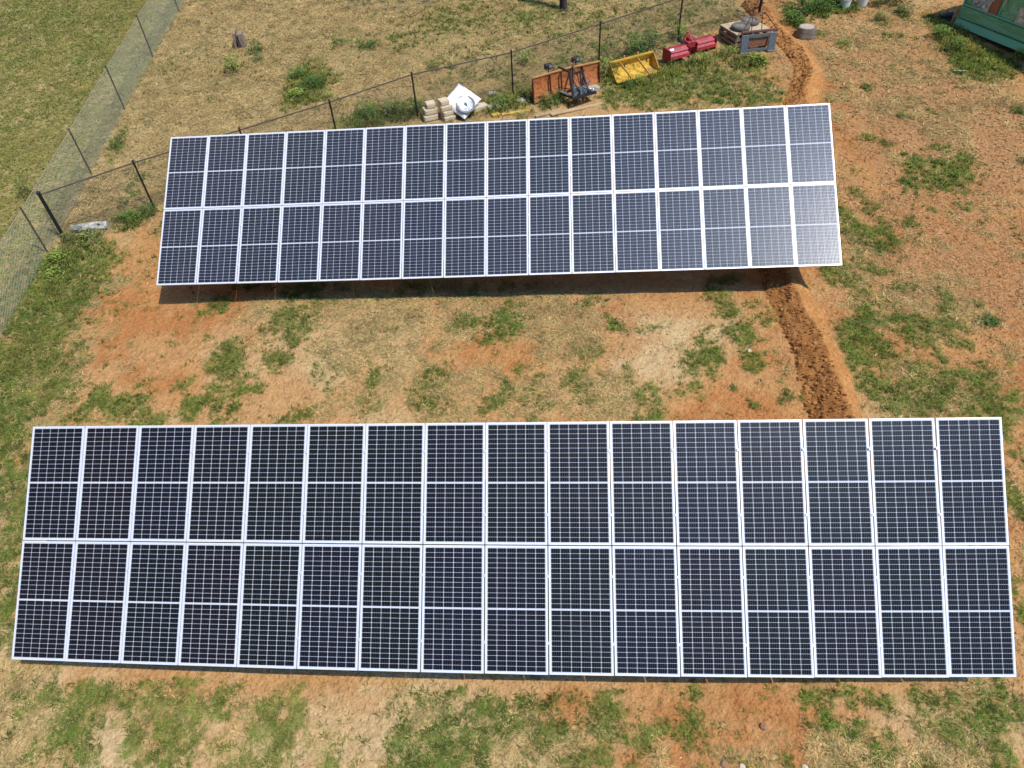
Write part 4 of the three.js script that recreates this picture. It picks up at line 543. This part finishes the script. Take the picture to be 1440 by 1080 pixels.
// ---------------------------------------------------------------- weeds, bushes and trees
function leaves(n, rx, h, size, fill, low = 0.05) {       // pointed leaves spread through a mound
  const pos = [], col = [];
  for (let i = 0; i < n; i++) {
    const a = rr(0, 6.283), t = rnd(), rad = rx * Math.sqrt(rnd()) * (0.55 + 0.6 * Math.sin(Math.PI * Math.min(1, t * 0.8 + 0.15))) * (0.45 + 1.1 * noise(a * 1.6 + n, t * 3)), c = V(Math.cos(a) * rad, low + h * t * (0.7 + 0.3 * (1 - rad / rx)), Math.sin(a) * rad);
    const L = size * rr(0.6, 1.3), w = L * fill, d = V(Math.cos(a + rr(-1, 1)), rr(-0.5, 0.6), Math.sin(a + rr(-1, 1))).normalize(), s = V(-d.z, rr(-0.5, 0.5), d.x).normalize();
    const tip = c.clone().addScaledVector(d, L), m1 = c.clone().addScaledVector(d, L * 0.45).addScaledVector(s, w), m2 = c.clone().addScaledVector(d, L * 0.45).addScaledVector(s, -w), mid = c.clone().addScaledVector(d, L * 0.5); mid.y -= L * 0.06;
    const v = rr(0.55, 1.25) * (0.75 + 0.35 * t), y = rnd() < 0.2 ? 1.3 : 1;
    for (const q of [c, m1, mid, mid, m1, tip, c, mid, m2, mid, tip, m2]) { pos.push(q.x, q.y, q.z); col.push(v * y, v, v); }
  }
  const g = new THREE.BufferGeometry(); g.setAttribute('position', new THREE.Float32BufferAttribute(pos, 3)); g.setAttribute('color', new THREE.Float32BufferAttribute(col, 3)); g.computeVertexNormals(); return g;
}
const leafMat = (r, g, b) => new THREE.MeshPhysicalMaterial({ color: new THREE.Color().setRGB(r, g, b), vertexColors: true, roughness: 0.7, specularIntensity: 0.4, side: THREE.DoubleSide });
const KIND = {
  dark: leafMat(0.07, 0.14, 0.03), mid: leafMat(0.115, 0.2, 0.035), light: leafMat(0.23, 0.31, 0.05), olive: leafMat(0.165, 0.19, 0.05),
};
const stemM = M(0.12, 0.14, 0.05, 0.8);
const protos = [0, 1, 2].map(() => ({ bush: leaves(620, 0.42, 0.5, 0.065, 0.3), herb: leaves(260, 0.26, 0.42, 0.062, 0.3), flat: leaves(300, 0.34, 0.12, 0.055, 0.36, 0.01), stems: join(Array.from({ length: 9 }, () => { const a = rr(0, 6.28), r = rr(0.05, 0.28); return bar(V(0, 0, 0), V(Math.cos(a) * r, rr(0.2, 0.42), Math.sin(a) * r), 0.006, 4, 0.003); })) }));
let plantN = 0;
function plant(x, z, form, kind, s, sy, label, cat) {
  const pr = protos[plantN++ % 3], t = thing(form === 'bush' ? 'bush' : 'weed_plant', x, H(x, z), z, rr(0, 6.28), label, cat || (form === 'bush' ? 'bush' : 'weed'));
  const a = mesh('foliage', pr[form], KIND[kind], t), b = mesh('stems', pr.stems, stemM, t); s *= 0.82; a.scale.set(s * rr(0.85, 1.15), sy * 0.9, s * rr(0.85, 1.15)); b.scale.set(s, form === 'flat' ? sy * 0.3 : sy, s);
}
const PL_ = [
  [-9.72, -28.00, 'herb', 'light', 1.7, 1.5, 'light green leafy plant below the split stump in the meadow'],
  [-9.10, -29.36, 'herb', 'dark', 1.4, 1.0, 'dark green low plant right beside the split stump'],
  [-8.87, -28.57, 'herb', 'mid', 0.9, 0.8, 'small green plant in the meadow under the dark stump plant'],
  [-7.14, -26.99, 'bush', 'mid', 1.1, 0.8, 'green bush in the meadow, upper one of the clump behind the fence'],
  [-6.51, -26.26, 'bush', 'dark', 1.0, 0.7, 'dark green bush in the centre of the meadow clump'],
  [-6.98, -25.54, 'bush', 'light', 1.2, 0.7, 'bright green bush at the low left of the meadow clump'],
  [-5.82, -25.24, 'herb', 'light', 1.0, 0.7, 'yellow green weed at the fence end of the meadow clump'],
  [-4.65, -28.97, 'flat', 'dark', 1.2, 1.6, 'dark low weed alone in the middle of the meadow'],
  [-5.87, -29.56, 'flat', 'olive', 1.2, 1.2, 'dull olive weed spreading in the upper meadow'],
  [-2.12, -26.82, 'herb', 'mid', 1.0, 0.8, 'green weed rising behind the dark fence rail, above the sack'],
  [1.26, -26.51, 'herb', 'light', 1.5, 1.4, 'tall light green weed behind the fence left of the plow'],
  [-4.29, -23.76, 'herb', 'mid', 1.6, 1.3, 'feathery green weed by the fence post left of the blocks'],
  [-3.47, -23.90, 'herb', 'olive', 1.6, 1.2, 'olive weed growing between fence and block stacks'],
  [-2.59, -23.75, 'herb', 'dark', 1.1, 1.0, 'dark weed touching the left block stack'],
  [0.24, -23.73, 'herb', 'mid', 1.6, 0.9, 'green weed between the sack and the fence post'],
  [1.16, -24.13, 'bush', 'olive', 0.9, 0.9, 'olive bush at the left edge of the orange plow'],
  [1.75, -23.65, 'herb', 'olive', 1.2, 1.0, 'pale weed growing before the orange plow blade'],
  [2.17, -23.77, 'herb', 'dark', 0.9, 1.0, 'dark weed between plow blade and its black frame'],
  [3.93, -25.09, 'herb', 'light', 1.3, 1.9, 'tall light weed between the orange plow and yellow bucket'],
  [4.15, -24.86, 'herb', 'mid', 1.0, 1.6, 'green weed against the left side of the yellow bucket'],
  [5.26, -26.40, 'bush', 'mid', 1.3, 1.5, 'tall green bush behind the yellow bucket'],
  [5.73, -26.75, 'bush', 'dark', 1.2, 1.5, 'dark leafy bush between yellow bucket and red tiller'],
  [4.98, -24.36, 'herb', 'light', 0.9, 1.0, 'light weed standing in front of the yellow bucket'],
  [4.57, -24.24, 'herb', 'dark', 1.0, 0.8, 'dark weed under the lip of the yellow bucket'],
  [6.96, -27.34, 'bush', 'light', 1.0, 1.3, 'bright yellow green bush behind the red tiller'],
  [6.34, -25.47, 'herb', 'mid', 1.1, 0.8, 'small weed under the left hood of the red tiller'],
  [6.99, -25.35, 'bush', 'dark', 0.8, 0.8, 'dark bluish weed below the middle of the red tiller'],
  [7.32, -25.39, 'herb', 'light', 1.2, 1.1, 'light green weed below the right hood of the tiller'],
  [8.13, -25.75, 'bush', 'mid', 0.75, 0.9, 'leafy weed between tiller and steel fork carriage'],
  [8.42, -25.70, 'herb', 'light', 1.0, 1.0, 'pale green weed at the left foot of the fork carriage'],
  [9.22, -25.34, 'flat', 'light', 1.6, 1.6, 'bright green weed mat below the fork carriage'],
  [11.16, -27.71, 'bush', 'mid', 1.1, 1.0, 'green bush close to the gate post and pale stump'],
  [11.82, -28.30, 'bush', 'dark', 1.3, 1.4, 'dark dense bush right of the gate opening'],
  [12.47, -28.52, 'bush', 'mid', 1.2, 1.2, 'green bush left of the white tubs'],
  [13.13, -28.88, 'bush', 'dark', 1.3, 1.3, 'dark bush behind the white tubs'],
  [14.82, -28.65, 'bush', 'mid', 1.2, 1.2, 'green bush right of the white tubs'],
  [15.45, -28.64, 'bush', 'olive', 1.2, 1.1, 'olive bush at the far edge between tubs and trailer'],
  [15.34, -27.68, 'herb', 'dark', 1.3, 0.9, 'low green weed on bare soil before the trailer'],
  [14.35, -27.42, 'herb', 'olive', 1.2, 0.8, 'scrubby olive weed in the soil below the tubs'],
  [11.86, -26.77, 'flat', 'mid', 0.8, 1.2, 'small weed touching the pale round stump'],
  [12.48, -25.88, 'flat', 'light', 0.8, 1.6, 'yellow green weed in soil below the pale round stump'],
  [15.78, -25.77, 'bush', 'mid', 1.1, 0.9, 'green bush in front of the trailer corner'],
  [15.94, -24.79, 'bush', 'mid', 0.9, 0.9, 'spiky green bush below the trailer skirt'],
  [17.52, -23.78, 'herb', 'light', 1.1, 0.9, 'yellow green weed close to the trailer rear wheel'],
  [16.01, -20.71, 'flat', 'dark', 0.8, 1.4, 'dark green weed in mulch at the right border of the yard'],
  [14.90, -18.13, 'flat', 'dark', 0.55, 1.2, 'small dark weed in mulch below the larger dark weed'],
  [-12.71, -17.47, 'herb', 'light', 1.3, 0.8, 'yellow flowering weed at the foot of the galvanised fence'],
  [-12.65, -18.34, 'bush', 'olive', 0.7, 0.7, 'olive weed at the foot of the fence corner post'],
  [-12.55, -16.90, 'flat', 'light', 1.2, 1.6, 'bright weed mat below the yellow flowering weed'],
  [-11.46, -19.18, 'bush', 'olive', 0.8, 0.5, 'green weed at the right end of the grey log'],
  [-11.08, -19.20, 'bush', 'mid', 0.9, 0.6, 'green weed between grey log and fence post'],
  [-10.57, -19.40, 'bush', 'dark', 0.8, 0.7, 'dark weed at the fence post by the array edge'],
  [-12.08, -18.43, 'flat', 'olive', 1.8, 2.0, 'low weeds covering the front of the grey log'],
  [-14.92, -20.92, 'herb', 'olive', 1.1, 1.7, 'tall grassy weed beside the top of the fence corner'],
  [-12.84, -23.30, 'herb', 'mid', 0.9, 0.8, 'small green weed along the galvanised fence in the meadow'],
  [11.23, -12.30, 'flat', 'dark', 0.7, 0.9, 'dark green weed strip in the soil right of the arrays'],
  [5.25, -10.35, 'flat', 'mid', 0.38, 0.7, 'small weed in orange soil above the nearer array'],
  [4.92, -10.86, 'flat', 'mid', 0.3, 0.7, 'tiny round weed in orange soil left of the ridge'],
];
for (const q of PL_) plant(...q);
function tree(x, z, r, h, cr, label) {
  const t = thing('tree', x, H(x, z), z, 0, label, 'tree'), parts = [bar(V(0, -0.15, 0), V(0.05, h * 0.55, 0.05), r, 12, r * 0.6)];
  for (let i = 0; i < 7; i++) { const a = i * 0.9 + rr(-0.2, 0.2), l = cr * rr(0.5, 0.85); parts.push(bar(V(0.04, h * rr(0.45, 0.55), 0.04), V(Math.cos(a) * l, h * rr(0.6, 0.9), Math.sin(a) * l), r * 0.35, 7, r * 0.12)); }
  for (let i = 0; i < 6; i++) { const a = i * 1.05; parts.push(bar(V(0, 0.12, 0), V(Math.cos(a) * r * 2.2, -0.08, Math.sin(a) * r * 2.2), r * 0.4, 6, r * 0.15)); }
  mesh('trunk', join(parts), worn([0.07, 0.05, 0.04], [0.03, 0.022, 0.02], 1), t);
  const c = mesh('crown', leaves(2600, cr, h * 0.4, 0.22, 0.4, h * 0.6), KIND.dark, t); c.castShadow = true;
}
tree(3.00, -30.70, 0.16, 24, 2.6, 'slim dark tree trunk in the meadow behind the fence');
renderer.render(scene, camera);
